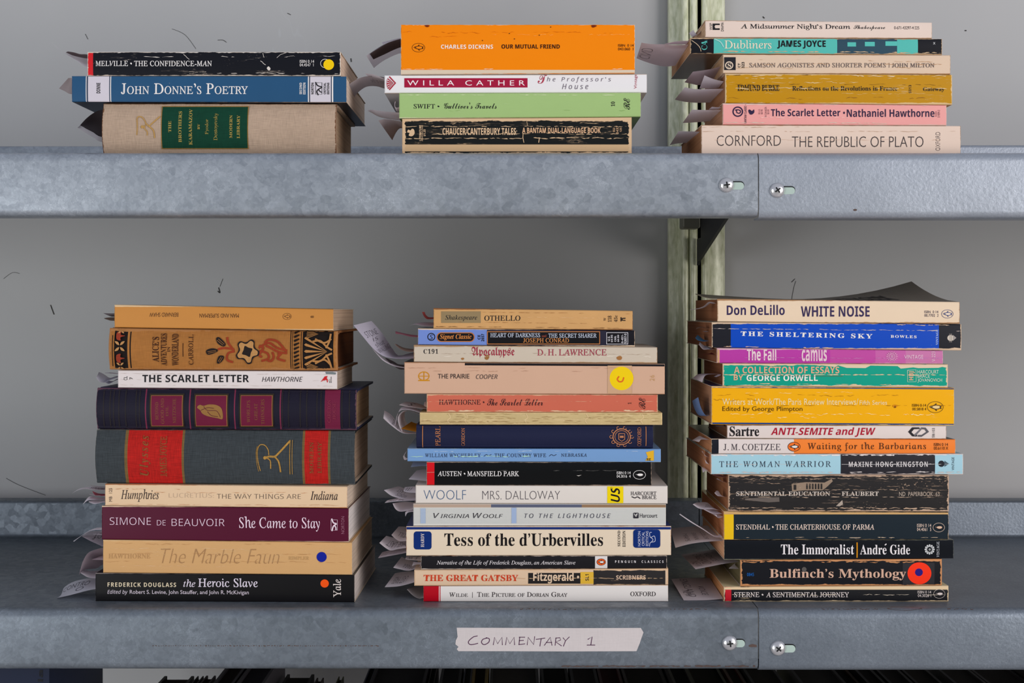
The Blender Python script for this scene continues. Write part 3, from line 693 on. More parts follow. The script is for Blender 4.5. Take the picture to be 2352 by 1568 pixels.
D = [
Book(Z4, 203, 1903, (65, 100), (236, 262), 'thin tan paperback lying upside down, topmost on the brown decorated old hardcover',
  color=(204, 138, 66), edge=.0001, amp=.0002, scuff=.04, wear=(232, 196, 150), page=(196, 166, 140), W=.114, yaw=-1.5, rough=.5, bot=(150, 96, 44), tone=.12, art=[
  ('T', AU, (96, 58, 30), 'BERNARD SHAW', 'SM', (477, 127, 702, 159), 180), ('T', TT, (96, 58, 30), 'MAN AND SUPERMAN', 'SM', (867, 134, 1172, 166), 180), *bird((104, 62, 30), (204, 138, 66), (1546, 156), 33, 24, w=2.5), ('T', NU, (96, 58, 30), '8', 'SM', (1728, 151, 1753, 167), 90)]),
Book(Z4, 165, 1932, (246, 268), (566, 572), 'old brown cloth hardcover with black and rust ornament, under the tan paperback', kind='hard',
  color=(168, 110, 54), bands=[(208, 310, (26, 18, 16)), (327, 337, (26, 18, 16)), (1566, 1573, (26, 18, 16)), (1580, 1585, (26, 18, 16)), (1648, 1654, (26, 18, 16)), (1662, 1900, (26, 18, 16))], weave=.4, rough=.8, edge=.0016, amp=.0014, scuff=.06, wear=(176, 122, 74), tone=.35, page=(92, 50, 22), W=.138, bulge=.003, top=(140, 88, 46), art=[
  *[('T', p, dk, s, 'CX', bx, 90) for p, s, bx in ((TT, 'ALICE’S', (503, 313, 554, 507)), (TT, 'ADVENTURES', (568, 287, 614, 535)), (TT, 'IN', (620, 390, 642, 430)), (TT, 'WONDERLAND', (654, 290, 705, 535)))], ('L', AU, dk, [(740, 362), (740, 466)], 5), ('T', AU, dk, 'CARROLL', 'CM', (783, 295, 819, 530), 90),
  # flower, quills and scrolls
  *[('S', 'ornament_pattern', (150, 58, 30), p, 17) for p in ([(1135, 410), (1060, 400), (1010, 410)], [(1135, 420), (1090, 360), (1080, 315)], [(1140, 425), (1090, 440), (1080, 490), (1125, 510)], [(1325, 400), (1400, 360), (1470, 400), (1545, 420)], [(1330, 420), (1390, 440), (1400, 480), (1345, 500)], [(1370, 360), (1400, 335), (1460, 345), (1500, 380), (1540, 430)], [(1430, 430), (1440, 470), (1420, 500), (1390, 495)], [(1470, 450), (1500, 440), (1470, 480), (1530, 500)], [(1330, 380), (1360, 400), (1330, 450), (1350, 470)], [(1380, 380), (1420, 400), (1480, 430), (1545, 440)])],
  *[('PS', 'ornament_pattern', (32, 24, 24), p) for p in ([(995, 325), (1020, 318), (1068, 365), (1055, 388), (1010, 365)], [(920, 420), (960, 402), (1005, 410), (1000, 432), (935, 452)], [(1000, 510), (1018, 462), (1055, 462), (1050, 490), (1018, 520)])],
  *[('L', 'ornament_pattern', (170, 112, 58), p, 3) for p in ([(1003, 340), (1050, 378)], [(1012, 330), (1060, 370)], [(930, 428), (995, 418)], [(935, 440), (998, 428)], [(1010, 505), (1035, 468)], [(1020, 512), (1046, 472)])],
  ('PS', 'ornament_pattern', (32, 24, 24), [(1237+s*math.cos(math.radians(a)), 426+s*1.06*math.sin(math.radians(a))) for a, s in [(a*18, 92 if a % 4 in (0, 1) else 70) for a in range(20)]]),
  ('PS', 'ornament_pattern', (186, 136, 82), [(1237+s*math.cos(math.radians(a)), 426+s*1.06*math.sin(math.radians(a))) for a, s in [(a*18, 80 if a % 4 in (0, 1) else 58) for a in range(20)]]),
  ('PS', 'ornament_pattern', (34, 26, 24), [(1237+s*math.cos(math.radians(a)), 426+s*1.06*math.sin(math.radians(a))) for a, s in [(a*45+20, 44 if a % 2 else 30) for a in range(8)]]),
  # rope band and end bands
  *[('P', 'ornament_pattern', (26, 18, 16), [(1596, 275+k*31), (1636, 262+k*31), (1638, 272+k*31), (1600, 294+k*31)]) for k in range(10)],
  *shell(1770, 425, 95, 120, (180, 126, 72)), *shell(1740, 292, 50, 36, (180, 126, 72)), *shell(1740, 545, 50, 36, (180, 126, 72)),
  *[('S', 'ornament_pattern', (180, 126, 72), p, 14) for p in ([(1740, 350), (1800, 345), (1850, 390), (1892, 415)], [(1760, 330), (1830, 360), (1885, 330)], [(1740, 500), (1800, 500), (1850, 460), (1892, 440)], [(1760, 520), (1830, 490), (1880, 530)], [(1845, 400), (1870, 350), (1880, 290)], [(1845, 450), (1870, 500), (1885, 555)])],
  *[('PS', 'ornament_pattern', (146, 54, 34), [(232+X_*1., cy+Y_) for X_, Y_ in ((0, -26), (30, -34), (28, -8), (62, 0), (28, 12), (28, 36), (0, 28), (-6, 0))]) for cy in (305, 478)],
  *leafy(255, 385, 42, (186, 136, 84)), *leafy(262, 262, 26, (186, 136, 84)), *leafy(255, 540, 30, (186, 136, 84)), ('R', 'ornament_pattern', (26, 18, 16), (196, 300, 203, 540))]),
Book(Z4, 237, 1930, (572, 584), (702, 716), 'thin white paperback with black capitals and small red arrow, under the brown decorated hardcover',
  color=(228, 216, 212), edge=.0001, amp=.0002, crease=.14, scuff=.03, wear=(196, 176, 160), page=(190, 168, 150), W=.106, art=[
  ('T', NU, INK, 'CL', 'SB', (283, 618, 311, 648), 90), ('T', NU, INK, '7', 'SB', (328, 626, 351, 642), 90), ('T', TT, INK, 'THE SCARLET LETTER', 'SB', (427, 606, 1250, 664)), ('T', AU, (60, 54, 58), 'HAWTHORNE', 'SI', (1350, 622, 1664, 660)),
  ('P', EM, (206, 34, 40), [(1803, 660), (1835, 618), (1856, 615), (1850, 632), (1862, 650), (1855, 668), (1845, 645)]), ('T', PU, INK, 'HOLT', 'SB', (1868, 640, 1876, 668), 90), ('T', PU, INK, 'EDITION', 'SB', (1880, 622, 1888, 668), 90), ('P', 'tape_scrap', (120, 128, 128), [(1838, 576), (1895, 570), (1922, 590), (1918, 604), (1845, 600)], {'fresh': 1}),
  *cracks((196, 180, 170), 596, 250, 1900, 2, .6, 261, 1.5, .005), *cracks((206, 190, 180), 684, 250, 1900, 2, .6, 262, 1.5, .007), *cracks((210, 196, 190), 640, 250, 1900, 1.6, .4, 263, 3, .006)]),
Book(Z4, 68, 2075, (708, 725), (1024, 1036), 'dark purple leatherette hardcover with wine red panels, under the thin white paperback', kind='hard',
  color=(24, 20, 38), bands=[(445, 455, (118, 40, 66)), (785, 795, (118, 40, 66)), (1132, 1142, (118, 40, 66)), (1485, 1495, (118, 40, 66)), (1833, 1952, (112, 26, 58))], rough=.5, edge=.0006, amp=.0007, scuff=.04, wear=(96, 64, 78), weave=.15, page=(176, 144, 112), W=.130, bulge=.0035, top=(42, 44, 74), bot=(42, 44, 74), art=[
  *[zig(x) for x in (122, 172, 200, 240, 292, 372, 400, 1502, 1550, 1640, 1690, 1770, 1800, 1962, 2020)],
  *[('R', 'panel_border', (46, 36, 26), (x0-14, 752, x1+12, 1016)) for x0, x1 in ((493, 735), (837, 1078), (1185, 1428))], *[('R', 'panel', (150, 100, 50), (x0-2, 765, x1+2, 1005)) for x0, x1 in ((493, 735), (837, 1078), (1185, 1428))], *[('R', 'panel', (108, 20, 52), (x0+2, 769, x1-4, 1001)) for x0, x1 in ((493, 735), (837, 1078), (1185, 1428))],
  *[('T', p, (130, 82, 48), s, 'C', bx, 90) for p, s, bx in ((TT, 'BEYOND', (525, 818, 550, 953)), (TT, 'GOOD AND', (568, 790, 594, 985)), (TT, 'EVIL', (608, 850, 628, 925)), (AU, 'NIETZSCHE', (660, 790, 686, 980)), ('series_lettering', 'WORLD’S', (1232, 805, 1258, 975)), ('series_lettering', 'GREAT', (1290, 828, 1316, 955)), ('series_lettering', 'THINKERS', (1342, 795, 1368, 990)))],
  *[('T', PU, (140, 52, 72), s, 'C', bx, 90) for s, bx in (('CARLTON', (1855, 800, 1880, 975)), ('HOUSE', (1895, 820, 1918, 950)))],
  ('PS', EM, (150, 108, 56), [(850, 858), (870, 838), (900, 845), (940, 835), (1000, 840), (1040, 870), (1046, 945), (1000, 940), (930, 925), (890, 905), (875, 880)]), *[('S', EM, (96, 40, 40), p, 5) for p in ([(900, 850), (930, 880), (1000, 885), (1030, 935)], [(880, 880), (930, 860), (980, 865)], [(930, 890), (960, 920), (1010, 930)])]]),
Book(Z5, 296, 2092, (22, 30), (393, 406), 'thick grey cloth hardcover with bright red and gold panels, under the dark purple hardcover', kind='hard',
  color=(58, 63, 66), bands=[(499, 520, (118, 92, 52)), (520, 895, (180, 27, 21)), (895, 911, (118, 92, 52)), (1730, 1746, (118, 92, 52)), (1746, 1908, (180, 27, 21)), (1908, 1924, (118, 92, 52))], weave=.9, rough=.75, edge=.0003, amp=.0004, wear=(110, 108, 104), tone=.15, page=(182, 156, 134), W=.132, bulge=.0045, top=(26, 28, 30), bot=(26, 28, 30), art=[
  ('T', TT, (136, 84, 44), 'Ulysses', 'CBI', (603, 62, 680, 340), 90, {'space': 1.25}), ('T', AU, (140, 84, 44), 'JAMES JOYCE', 'CM', (745, 67, 792, 345), 90), ('T', PU, (136, 84, 44), 'MODERN', 'CM', (1780, 107, 1809, 325), 90), ('T', PU, (136, 84, 44), 'LIBRARY', 'CM', (1838, 107, 1864, 322), 90),
  ('S', EM, GOLD, [(1440, 305), (1425, 240), (1420, 170), (1435, 128), (1470, 128), (1495, 160), (1500, 195)], 6), ('S', EM, GOLD, [(1428, 310), (1415, 240), (1412, 170), (1420, 135)], 3), ('S', EM, GOLD, [(1475, 212), (1505, 205), (1540, 205), (1570, 180), (1645, 98)], 13), ('S', EM, GOLD, [(1540, 205), (1565, 235), (1575, 270), (1580, 315)], 11), ('S', EM, GOLD, [(1485, 215), (1510, 235), (1512, 290)], 8), ('E', EM, GOLD, (1473, 214, 12, 12)), ('L', EM, GOLD, [(1645, 92), (1645, 330)], 5), ('L', EM, GOLD, [(1661, 92), (1661, 330)], 4)]),
Book(Z5, 358, 2045, (398, 413), (547, 558), 'thin peach paperback with italic end words, under the grey and red hardcover',
  color=(232, 198, 160), edge=.0002, amp=.0003, crease=.1, scuff=.02, wear=(186, 120, 76), page=(226, 204, 184), W=.128, yaw=-1.4, art=[
  ('T', AU, (66, 50, 44), 'Humphries', 'CI', (470, 434, 736, 521)), ('T', TT, (196, 168, 140), 'LUCRETIUS:', 'SL', (805, 460, 1118, 491)), ('T', TT, (96, 80, 70), 'THE WAY THINGS ARE', 'SL', (1140, 464, 1724, 497)), ('T', PU, (66, 50, 44), 'Indiana', 'CI', (1790, 442, 1980, 504)), ('T', NU, (90, 74, 64), 'MB  125', 'S', (387, 427, 409, 520), 90),
  *cracks((196, 140, 96), 455, 700, 2020, 2, .6, 81, 2), *cracks((190, 130, 84), 432, 380, 900, 1.8, .6, 82, 3), *cracks((200, 150, 110), 540, 380, 2020, 2, .5, 83, 1.5)]),
Book(Z5, 335, 2055, (549, 566), (778, 793), 'maroon paperback with thin white lettering, under the thin peach paperback',
  color=(84, 16, 44), edge=.0001, amp=.0002, page=(232, 222, 218), W=.134, yaw=-1.4, rough=.3, tone=.04, art=[
  ('T', AU, (236, 208, 222), 'SIMONE', 'SL', (392, 630, 680, 681)), ('T', AU, (236, 208, 222), 'DE', 'SL', (722, 647, 783, 683)), ('T', AU, (236, 208, 222), 'BEAUVOIR', 'SL', (825, 637, 1193, 687)), ('T', TT, (240, 214, 226), 'She Came to Stay', 'C', (1295, 620, 1856, 722)),
  ('T', PU, (190, 130, 150), 'NORTON', 'ST', (2005, 617, 2026, 737), 90), ('L', EM, (226, 196, 208), [(1934, 640), (1977, 640), (1977, 712), (1934, 712), (1934, 640)], 3), ('S', EM, (236, 214, 224), [(1938, 632), (1950, 660), (1970, 668), (1950, 685), (1940, 718)], 9), ('S', EM, (236, 214, 224), [(1952, 678), (1966, 690), (1968, 712)], 8)]),
Book(Z5, 345, 2078, (789, 800), (1008, 1018), 'thick faded tan paperback with one round blue dot sticker, under the maroon paperback',
  color=(214, 166, 110), edge=.0003, amp=.0004, crease=.55, scuff=.06, wear=(226, 186, 134), page=(206, 184, 164), W=.130, yaw=-1.2, rough=.55, art=[
  ('T', AU, (188, 142, 92), 'HAWTHORNE', 'CB', (385, 880, 676, 914)), ('T', TT, (172, 128, 84), 'The Marble Faun', 'H', (750, 845, 1575, 946)), ('T', PU, (196, 152, 98), 'RIMPLER', 'CB', (1638, 895, 1780, 918)), ('E', 'dot_sticker', (0, 24, 146), (1868, 898, 35, 35), {'fresh': 1}),
  *cracks((186, 136, 84), 812, 360, 2060, 2, .6, 71, 3), *cracks((232, 196, 150), 845, 360, 2060, 2.5, .5, 72, 3), *cracks((186, 136, 84), 880, 360, 2060, 2, .5, 73, 3), *cracks((186, 136, 84), 935, 360, 2060, 2, .6, 74, 3), *cracks((232, 196, 150), 965, 360, 2060, 2, .4, 75, 3)]),
Book(Z5, 292, 2095, (1022, 1027), (1198, 1202), 'black paperback with small orange dot sticker, lowest in its stack under the faded tan one',
  color=(20, 18, 20), edge=.0001, amp=.0002, page=(222, 208, 200), W=.140, yaw=-1.2, rough=.3, wear=(150, 140, 134), art=[
  ('T', AU, (226, 208, 176), 'FREDERICK DOUGLASS', 'SB', (378, 1080, 856, 1110), {'space': 1.2}), ('T', TT, (226, 214, 226), 'the', 'CI', (907, 1057, 990, 1109)), ('T', TT, (226, 214, 226), 'Heroic Slave', 'CM', (1010, 1048, 1425, 1109)),
  ('T', 'editor_lettering', (220, 206, 216), 'Edited by', 'SI', (377, 1131, 518, 1167)), ('T', 'editor_lettering', (220, 206, 216), 'Robert S. Levine, John Stauffer, and John R. McKivigan', 'SM', (533, 1131, 1362, 1167)), ('E', 'dot_sticker', (250, 86, 16), (1889, 1081, 29, 28), {'fresh': 1}), ('T', PU, (222, 208, 200), 'Yale', 'CM', (1947, 1050, 2003, 1176), 90)]),
]
E_ = [
Book(Z6, 605, 2022, (53, 73), (192, 206), 'thin streaky tan paperback with a grey name patch, topmost on the lilac and black paperback',
  color=(212, 162, 104), edge=.0003, amp=.0004, crease=.2, scuff=.03, wear=(150, 100, 60), page=TAN, W=.106, tone=.25, art=[
  ('R', 'name_patch', (150, 128, 92), (660, 77, 941, 159)), ('T', AU, (52, 46, 40), 'Shakespeare', 'CBI', (688, 102, 916, 146)), ('T', TT, INK, 'OTHELLO', 'CM', (967, 106, 1223, 144)),
  ('T', NU, (70, 50, 34), 'W', 'CB', (1815, 122, 1832, 144), 90), ('T', NU, (70, 50, 34), '118', 'CB', (1845, 108, 1871, 152), 90), ('T', NU, (70, 50, 34), '45c', 'CB', (1890, 105, 1913, 152), 90), ('P', EM, (56, 42, 32), [(1935, 118), (1942, 118), (1942, 124), (1970, 122), (1970, 130), (1950, 131), (1950, 137), (1970, 138), (1970, 145), (1942, 143), (1942, 148), (1935, 148)]),
  *cracks((160, 108, 60), 82, 950, 2010, 1.8, .7, 91, 1, .012), *cracks((228, 184, 130), 118, 1230, 2010, 3, .7, 92, 1, .01), *cracks((160, 108, 60), 150, 620, 1800, 1.8, .6, 93, 1, .012), *cracks((120, 80, 44), 184, 620, 1990, 2.5, .6, 94, 1.5, .01)]),
Book(Z6, 495, 2037, (200, 217), (313, 328), 'lilac and black paperback with an orange-ringed oval, under the streaky tan paperback',
  color=(26, 24, 30), bands=[(495, 985, (116, 140, 206)), (985, 1835, (42, 40, 56))], top=(60, 60, 100), edge=.0003, amp=.0003, crease=.12, scuff=.05, page=(206, 186, 170), W=.106, rough=.3, art=[
  ('O', EM, INK, (590, 258, 25, 25, 6)), ('T', EM, INK, 'S', 'SI', (578, 242, 603, 276)), ('RR', 'name_oval', (196, 118, 60), (628, 226, 898, 294), 32), ('RR', 'name_oval', (24, 22, 28), (634, 232, 892, 288), 27), ('T', 'series_lettering', (224, 140, 70), 'Signet Classic', 'CBI', (650, 238, 876, 282)),
  ('T', NU, INK, 'CE', 'SB', (920, 245, 939, 277), 90), ('T', NU, INK, '2657', 'SB', (946, 237, 966, 290), 90),
  ('R', 'title_box', (206, 130, 70), (986, 219, 1789, 311)), ('R', 'title_box', (22, 20, 24), (991, 224, 1784, 306)), ('T', TT, (206, 212, 226), 'HEART OF DARKNESS', 'CM', (1010, 231, 1363, 261)), ('T', TT, (150, 70, 50), 'and', 'CB', (1375, 242, 1408, 260)), ('T', TT, (206, 212, 226), 'THE SECRET SHARER', 'CM', (1422, 234, 1765, 264)), ('T', AU, (214, 140, 78), 'JOSEPH CONRAD', 'CM', (1243, 267, 1568, 299)),
  ('R', 'price_box', (210, 206, 210), (1834, 226, 1989, 311)), ('R', 'price_box', (22, 20, 24), (1838, 230, 1985, 307)), *[('T', NU, (214, 210, 214), s, 'SB', bx, 90) for s, bx in (('U.S.', (1844, 252, 1860, 288)), ('$4.95', (1866, 244, 1881, 296)), ('CAN.', (1890, 250, 1904, 292)), ('$6.99', (1912, 244, 1926, 294)), ('0-451-', (1940, 240, 1954, 302)), ('52657-0', (1960, 236, 1978, 304)))]]),
Book(Z6, 465, 2197, (313, 331), (432, 446), 'pale grey-cream paperback with red blackletter title and brown stains, under the lilac and black paperback',
  color=(208, 192, 172), edge=.0005, amp=.0005, crease=.25, scuff=.06, wear=(176, 140, 104), page=TAN, W=.112, art=[
  ('T', NU, INK, 'C191', 'CB', (535, 344, 638, 378), {'space': 1.2}), ('T', TT, (160, 40, 62), 'Apocalypse', 'FR', (877, 328, 1181, 407)), ('T', AU, (164, 62, 78), 'D. H. LAWRENCE', 'CM', (1343, 345, 1836, 391)),
  ('PS', 'stain', (156, 104, 58), [(970, 395), (990, 385), (1002, 400), (990, 420), (972, 415)]), ('PS', 'stain', (166, 112, 62), [(1908, 402), (1930, 392), (1946, 405), (1935, 422), (1912, 418)]), ('PS', 'stain', (166, 112, 62), [(800, 412), (815, 406), (824, 414), (812, 422)]),
  *cracks((166, 140, 116), 376, 660, 2160, 2, .7, 101, 3, .004), *cracks((236, 224, 206), 400, 480, 2160, 3, .5, 102, 3)]),
Book(Z6, 398, 2250, (438, 450), (662, 668), 'thick pinkish cream paperback with a big yellow round sticker, under the grey-cream paperback',
  color=(214, 172, 144), edge=.0002, amp=.0003, crease=.12, scuff=.02, wear=(176, 130, 96), page=(206, 180, 156), W=.122, top=(20, 18, 20), tone=.06, art=[
  ('P', 'cover_fold', (22, 18, 22), [(828, 441), (2248, 451), (2248, 468), (1600, 464), (828, 460)]), ('O', EM, (206, 138, 20), (537, 537, 37, 30, 7)), ('R', EM, (206, 138, 20), (497, 564, 578, 572)), ('R', EM, (206, 138, 20), (534, 507, 541, 568)), ('L', EM, (206, 138, 20), [(502, 537), (572, 537)], 5),
  ('T', TT, (60, 48, 46), 'THE PRAIRIE', 'S', (637, 521, 861, 554)), ('T', AU, (80, 66, 62), 'COOPER', 'SI', (908, 525, 1061, 557)), ('R', 'clear_tape', (208, 166, 130), (1843, 462, 2016, 660)), ('E', 'round_sticker', (246, 208, 8), (1942, 553, 85, 84), {'fresh': 1}), ('S', 'round_sticker', (226, 110, 30), [(1925, 538), (1912, 558), (1925, 576), (1948, 572), (1958, 545)], 11, {'fresh': 1}), ('T', NU, (206, 160, 90), '26', 'ST', (2145, 530, 2176, 571), 90),
  *cracks((180, 136, 110), 478, 420, 2230, 1.8, .5, 111, 2), *cracks((180, 136, 110), 500, 600, 1800, 1.8, .4, 112, 3)]),
Book(Z6, 557, 2200, (662, 666), (790, 795), 'salmon red paperback with black script title, under the thick pinkish cream paperback',
  color=(208, 106, 82), edge=.0007, amp=.0005, crease=.14, scuff=.03, wear=(224, 178, 140), page=(200, 170, 140), W=.116, art=[
  ('T', AU, (66, 32, 34), 'HAWTHORNE •', 'CM', (645, 704, 968, 740)), ('T', TT, (56, 26, 30), 'The Scarlet Letter', 'SC', (987, 698, 1383, 746)), ('T', NU, (60, 30, 30), '1', 'CB', (1987, 724, 2011, 736), 90), ('T', EM, (60, 30, 30), 'RE', 'SC', (2066, 690, 2112, 770), 90),
  *cracks((232, 176, 140), 718, 570, 2180, 2, .6, 121, 2), *cracks((232, 196, 160), 668, 560, 2190, 5, .6, 122, 1.5), *cracks((232, 196, 160), 784, 560, 2190, 6, .7, 123, 2)]),
Book(Z6, 508, 2232, (797, 796), (878, 881), 'thin straw-coloured book with a bare unlettered spine, above the navy cloth hardcover',
  color=(206, 180, 128), edge=.0007, amp=.0008, crease=.8, scuff=.25, wear=(228, 198, 146), page=(210, 184, 146), W=.116, rough=.75, tone=.3, art=[*[q for k in range(7) for q in cracks([(176, 146, 96), (232, 206, 158), (160, 130, 84)][k%3], 808+k*10, 515, 2225, 3.5, .65, 131+k, 2.5)], *[('S', 'crack', (226, 196, 146), [(x, 802), (x+14, 830), (x-6, 850), (x+8, 874)], 7) for x in (712, 835, 1262, 1690, 2085)]]),
Book(Z6, 482, 2168, (886, 888), (1046, 1050), 'navy blue cloth hardcover with gold crest, under the bare straw-coloured spine', kind='hard',
  color=(26, 30, 60), rough=.5, edge=.0002, amp=.0004, weave=.12, wear=(60, 60, 84), page=(206, 190, 170), W=.128, bulge=.002, art=[
  ('L', 'gilt_line', (190, 122, 74), [(528, 892), (528, 1045)], 5), ('L', 'gilt_line', (190, 122, 74), [(2117, 897), (2117, 1035)], 5), *[('T', p, (184, 116, 76), s, 'CM', bx, 90) for p, s, bx in ((TT, 'PEARL', (618, 896, 654, 1034)), (AU, 'GORDON', (803, 906, 829, 1034)), (PU, 'OXFORD', (2055, 903, 2083, 1036)))],
  ('O', EM, (188, 122, 84), (1943, 968, 62, 56, 7)), ('O', EM, (188, 122, 84), (1943, 968, 48, 44, 4)), *[('S', EM, (188, 122, 84), spl(ell(1943+74*math.cos(k*math.pi/5), 968+64*math.sin(k*math.pi/5), 11, 10, 7, 0, 330), 2), 4) for k in range(10)], ('L', EM, (188, 122, 84), [(1922, 945), (1964, 945), (1964, 985), (1943, 1000), (1922, 985), (1922, 945)], 5), ('R', EM, (188, 122, 84), (1930, 960, 1957, 975))]),
Book(Z6, 420, 2222, (1053, 1056), (1140, 1142), 'thin sky blue paperback with a yellow scrap of sticker, under the navy hardcover',
  color=(120, 158, 204), edge=.0001, amp=.0002, crease=.1, scuff=.02, wear=(190, 196, 190), page=(220, 212, 206), W=.132, rough=.25, art=[
  ('T', AU, (52, 62, 86), 'WILLIAM WYCHERLEY', 'CM', (545, 1086, 941, 1113), {'space': 1.15}), ('T', TT, (44, 52, 76), 'THE COUNTRY WIFE', 'CM', (1040, 1086, 1406, 1113), {'space': 1.15}), ('T', PU, (52, 62, 86), 'NEBRASKA', 'CM', (1513, 1086, 1696, 1110), {'space': 1.15}),
  *[('S', 'flourish', (52, 62, 86), [(x, 1106), (x+16, 1094), (x+32, 1102), (x+52, 1093)], 4) for x in (965, 1428)], ('P', 'sticker_scrap', (232, 178, 44), [(2115, 1078), (2172, 1064), (2172, 1137), (2112, 1138), (2128, 1110)], {'fresh': 1}), ('T', 'sticker_scrap', INK, 'RE', 'SX', (2122, 1120, 2150, 1138), {'fresh': 1}),
  *cracks((176, 214, 196), 1108, 440, 1300, 5, .6, 141, 2), *cracks((186, 204, 224), 1070, 430, 2200, 3, .5, 142, 1.5)]),
Book(Z7, 403, 2138, (70, 80), (242, 247), 'black paperback with a red end band, between the sky blue and the off-white paperbacks',
  color=(16, 16, 18), bands=[(403, 463, (214, 22, 32))], edge=.0003, amp=.0003, crease=.06, scuff=.06, wear=(206, 178, 152), page=(216, 200, 186), W=.118, rough=.22, art=[
  ('T', AU, BRIGHT, 'AUSTEN •', 'CM', (488, 140, 702, 178)), ('T', TT, BRIGHT, 'MANSFIELD PARK', 'CM', (717, 140, 1116, 179)), *isbn('ISBN 0 14', '04.3016  4', (1870, 142, 1977, 163), (1870, 168, 1977, 190)), *bird((30, 28, 30), BRIGHT, (2045, 168), 47, 34, ring=BRIGHT, w=3),
  *cracks((120, 116, 112), 135, 960, 2120, 2, .4, 251, 2), *cracks((220, 210, 200), 172, 1560, 1600, 4, 1, 252, 4), ('L', 'crack', (200, 180, 160), [(404, 150), (463, 148)], 2)]),
Book(Z7, 318, 2263, (252, 258), (386, 389), 'off-white paperback with thin blue and grey capitals and a square yellow sticker',
  color=(226, 216, 206), edge=.0001, amp=.0002, crease=.08, page=(230, 222, 216), W=.134, rough=.24, tone=.04, art=[
  ('T', AU, (64, 96, 132), 'WOOLF', 'ST', (380, 286, 707, 359)), ('T', TT, (84, 78, 84), 'MRS. DALLOWAY', 'ST', (833, 292, 1432, 358)), ('R', 'price_sticker', (244, 214, 12), (1797, 254, 1921, 389), {'fresh': 1}), ('T', 'price_sticker', INK, 'US', 'SBI', (1823, 262, 1895, 378), 90, {'fresh': 1}),
  ('T', PU, (50, 44, 48), 'HARCOURT', 'CM', (1977, 297, 2176, 326)), ('T', PU, (50, 44, 48), 'BRACE', 'CM', (2065, 328, 2176, 356)), ('S', EM, (50, 44, 48), [(1985, 336), (2010, 346), (2030, 338), (2052, 352)], 7)]),
Book(Z7, 300, 2250, (392, 396), (556, 552), 'pale striped paperback with two blue bars on the spine, under the off-white paperback',
  color=(218, 214, 206), edge=.0001, amp=.0001, page=(226, 216, 206), W=.130, top=(150, 136, 126), rough=.35, tone=.03, bot=(40, 50, 46), art=[
  ('R', 'cover_fold', (186, 160, 140), (300, 395, 900, 420)), ('R', 'cover_fold', (92, 96, 116), (900, 395, 1600, 420)), ('R', 'cover_fold', (150, 118, 88), (1600, 396, 2250, 420)),
  *[('R', 'stripe_print', (188, 192, 190), (300, 430+k*10, 2250, 433+k*10)) for k in range(12)], ('R', 'bar_print', (160, 178, 208), (355, 426, 395, 545)), ('R', 'bar_print#2', (160, 178, 208), (1058, 422, 1096, 543)),
  ('T', AU, (62, 58, 62), 'Virginia Woolf', 'SI', (455, 462, 992, 501), {'sc': 1}), ('T', TT, (70, 68, 82), 'TO THE LIGHTHOUSE', 'SI', (1157, 467, 1824, 501), {'space': 1.4}), ('RR', EM, (48, 46, 54), (1997, 460, 2039, 504), 6), *[('S', EM, (218, 214, 206), [(2004, 466), (2010+k*4, 478+k*6), (2030, 466)], 3) for k in range(3)], ('T', PU, (52, 48, 54), 'Harcourt', 'SM', (2048, 466, 2183, 498))]),
Book(Z7, 245, 2290, (572, 573), (791, 787), 'thick cream paperback with large black title and two blue panels, under the pale striped paperback',
  color=(230, 210, 184), edge=.0002, amp=.0004, crease=.07, page=(220, 196, 170), W=.135, top=(22, 44, 110), rough=.26, wear=(190, 120, 70), tone=.03, art=[
  ('R', 'cover_fold', (22, 44, 110), (246, 572, 2289, 590)), ('RR', 'name_panel', (14, 44, 110), (303, 605, 441, 744), 22), ('T', AU, (222, 206, 196), 'HARDY', 'CB', (358, 618, 383, 726), 90), ('T', TT, (24, 20, 22), 'Tess of the d’Urbervilles', 'CB', (540, 619, 1764, 718)),
  ('T', 'edition_lettering', (30, 26, 28), 'SECOND', 'CB', (1877, 600, 1898, 720), 90), ('T', 'edition_lettering', (30, 26, 28), 'EDITION', 'CB', (1915, 600, 1938, 724), 90), ('RR', 'publisher_panel', (14, 44, 110), (1997, 591, 2206, 731), 22), *[('T', PU, (206, 206, 220), s, 'SM', bx, 90) for s, bx in (('NORTON', (2034, 604, 2054, 718)), ('CRITICAL', (2064, 608, 2084, 716)), ('EDITIONS', (2094, 602, 2114, 716)))], ('S', EM, (206, 206, 220), [(2122, 720), (2130, 690), (2165, 680), (2160, 640), (2130, 650), (2124, 616), (2140, 612)], 4), ('S', EM, (206, 206, 220), [(2130, 650), (2150, 668), (2132, 690)], 4)]),
Book(Z7, 360, 2257, (798, 794), (900, 886), 'thin black paperback with white italic title and an orange oval on a white square',
  color=(24, 22, 26), bands=[(1703, 1798, (224, 216, 212))], edge=.0003, amp=.0004, scuff=.02, page=(220, 206, 194), W=.128, rough=.4, wear=(206, 190, 176), art=[
  ('T', TT, (222, 214, 214), 'Narrative of the Life of Frederick Douglass, an American Slave', 'CI', (480, 828, 1551, 869)), *bird((26, 22, 24), (240, 232, 226), (1750, 841), 34, 25, fill=(236, 92, 26), ring=(40, 20, 16), w=3), ('T', PU, (214, 206, 206), 'PENGUIN  CLASSICS', 'SB', (1857, 828, 2231, 847), {'space': 1.8})]),
Book(Z7, 307, 2268, (903, 893), (1024, 1014), 'worn cream and black paperback with red slab capitals, under the thin black paperback',
  color=(224, 192, 160), bands=[(1690, 2246, (44, 40, 40))], edge=.0009, amp=.0006, crease=.3, scuff=.05, wear=(222, 184, 146), page=(196, 160, 128), W=.130, art=[
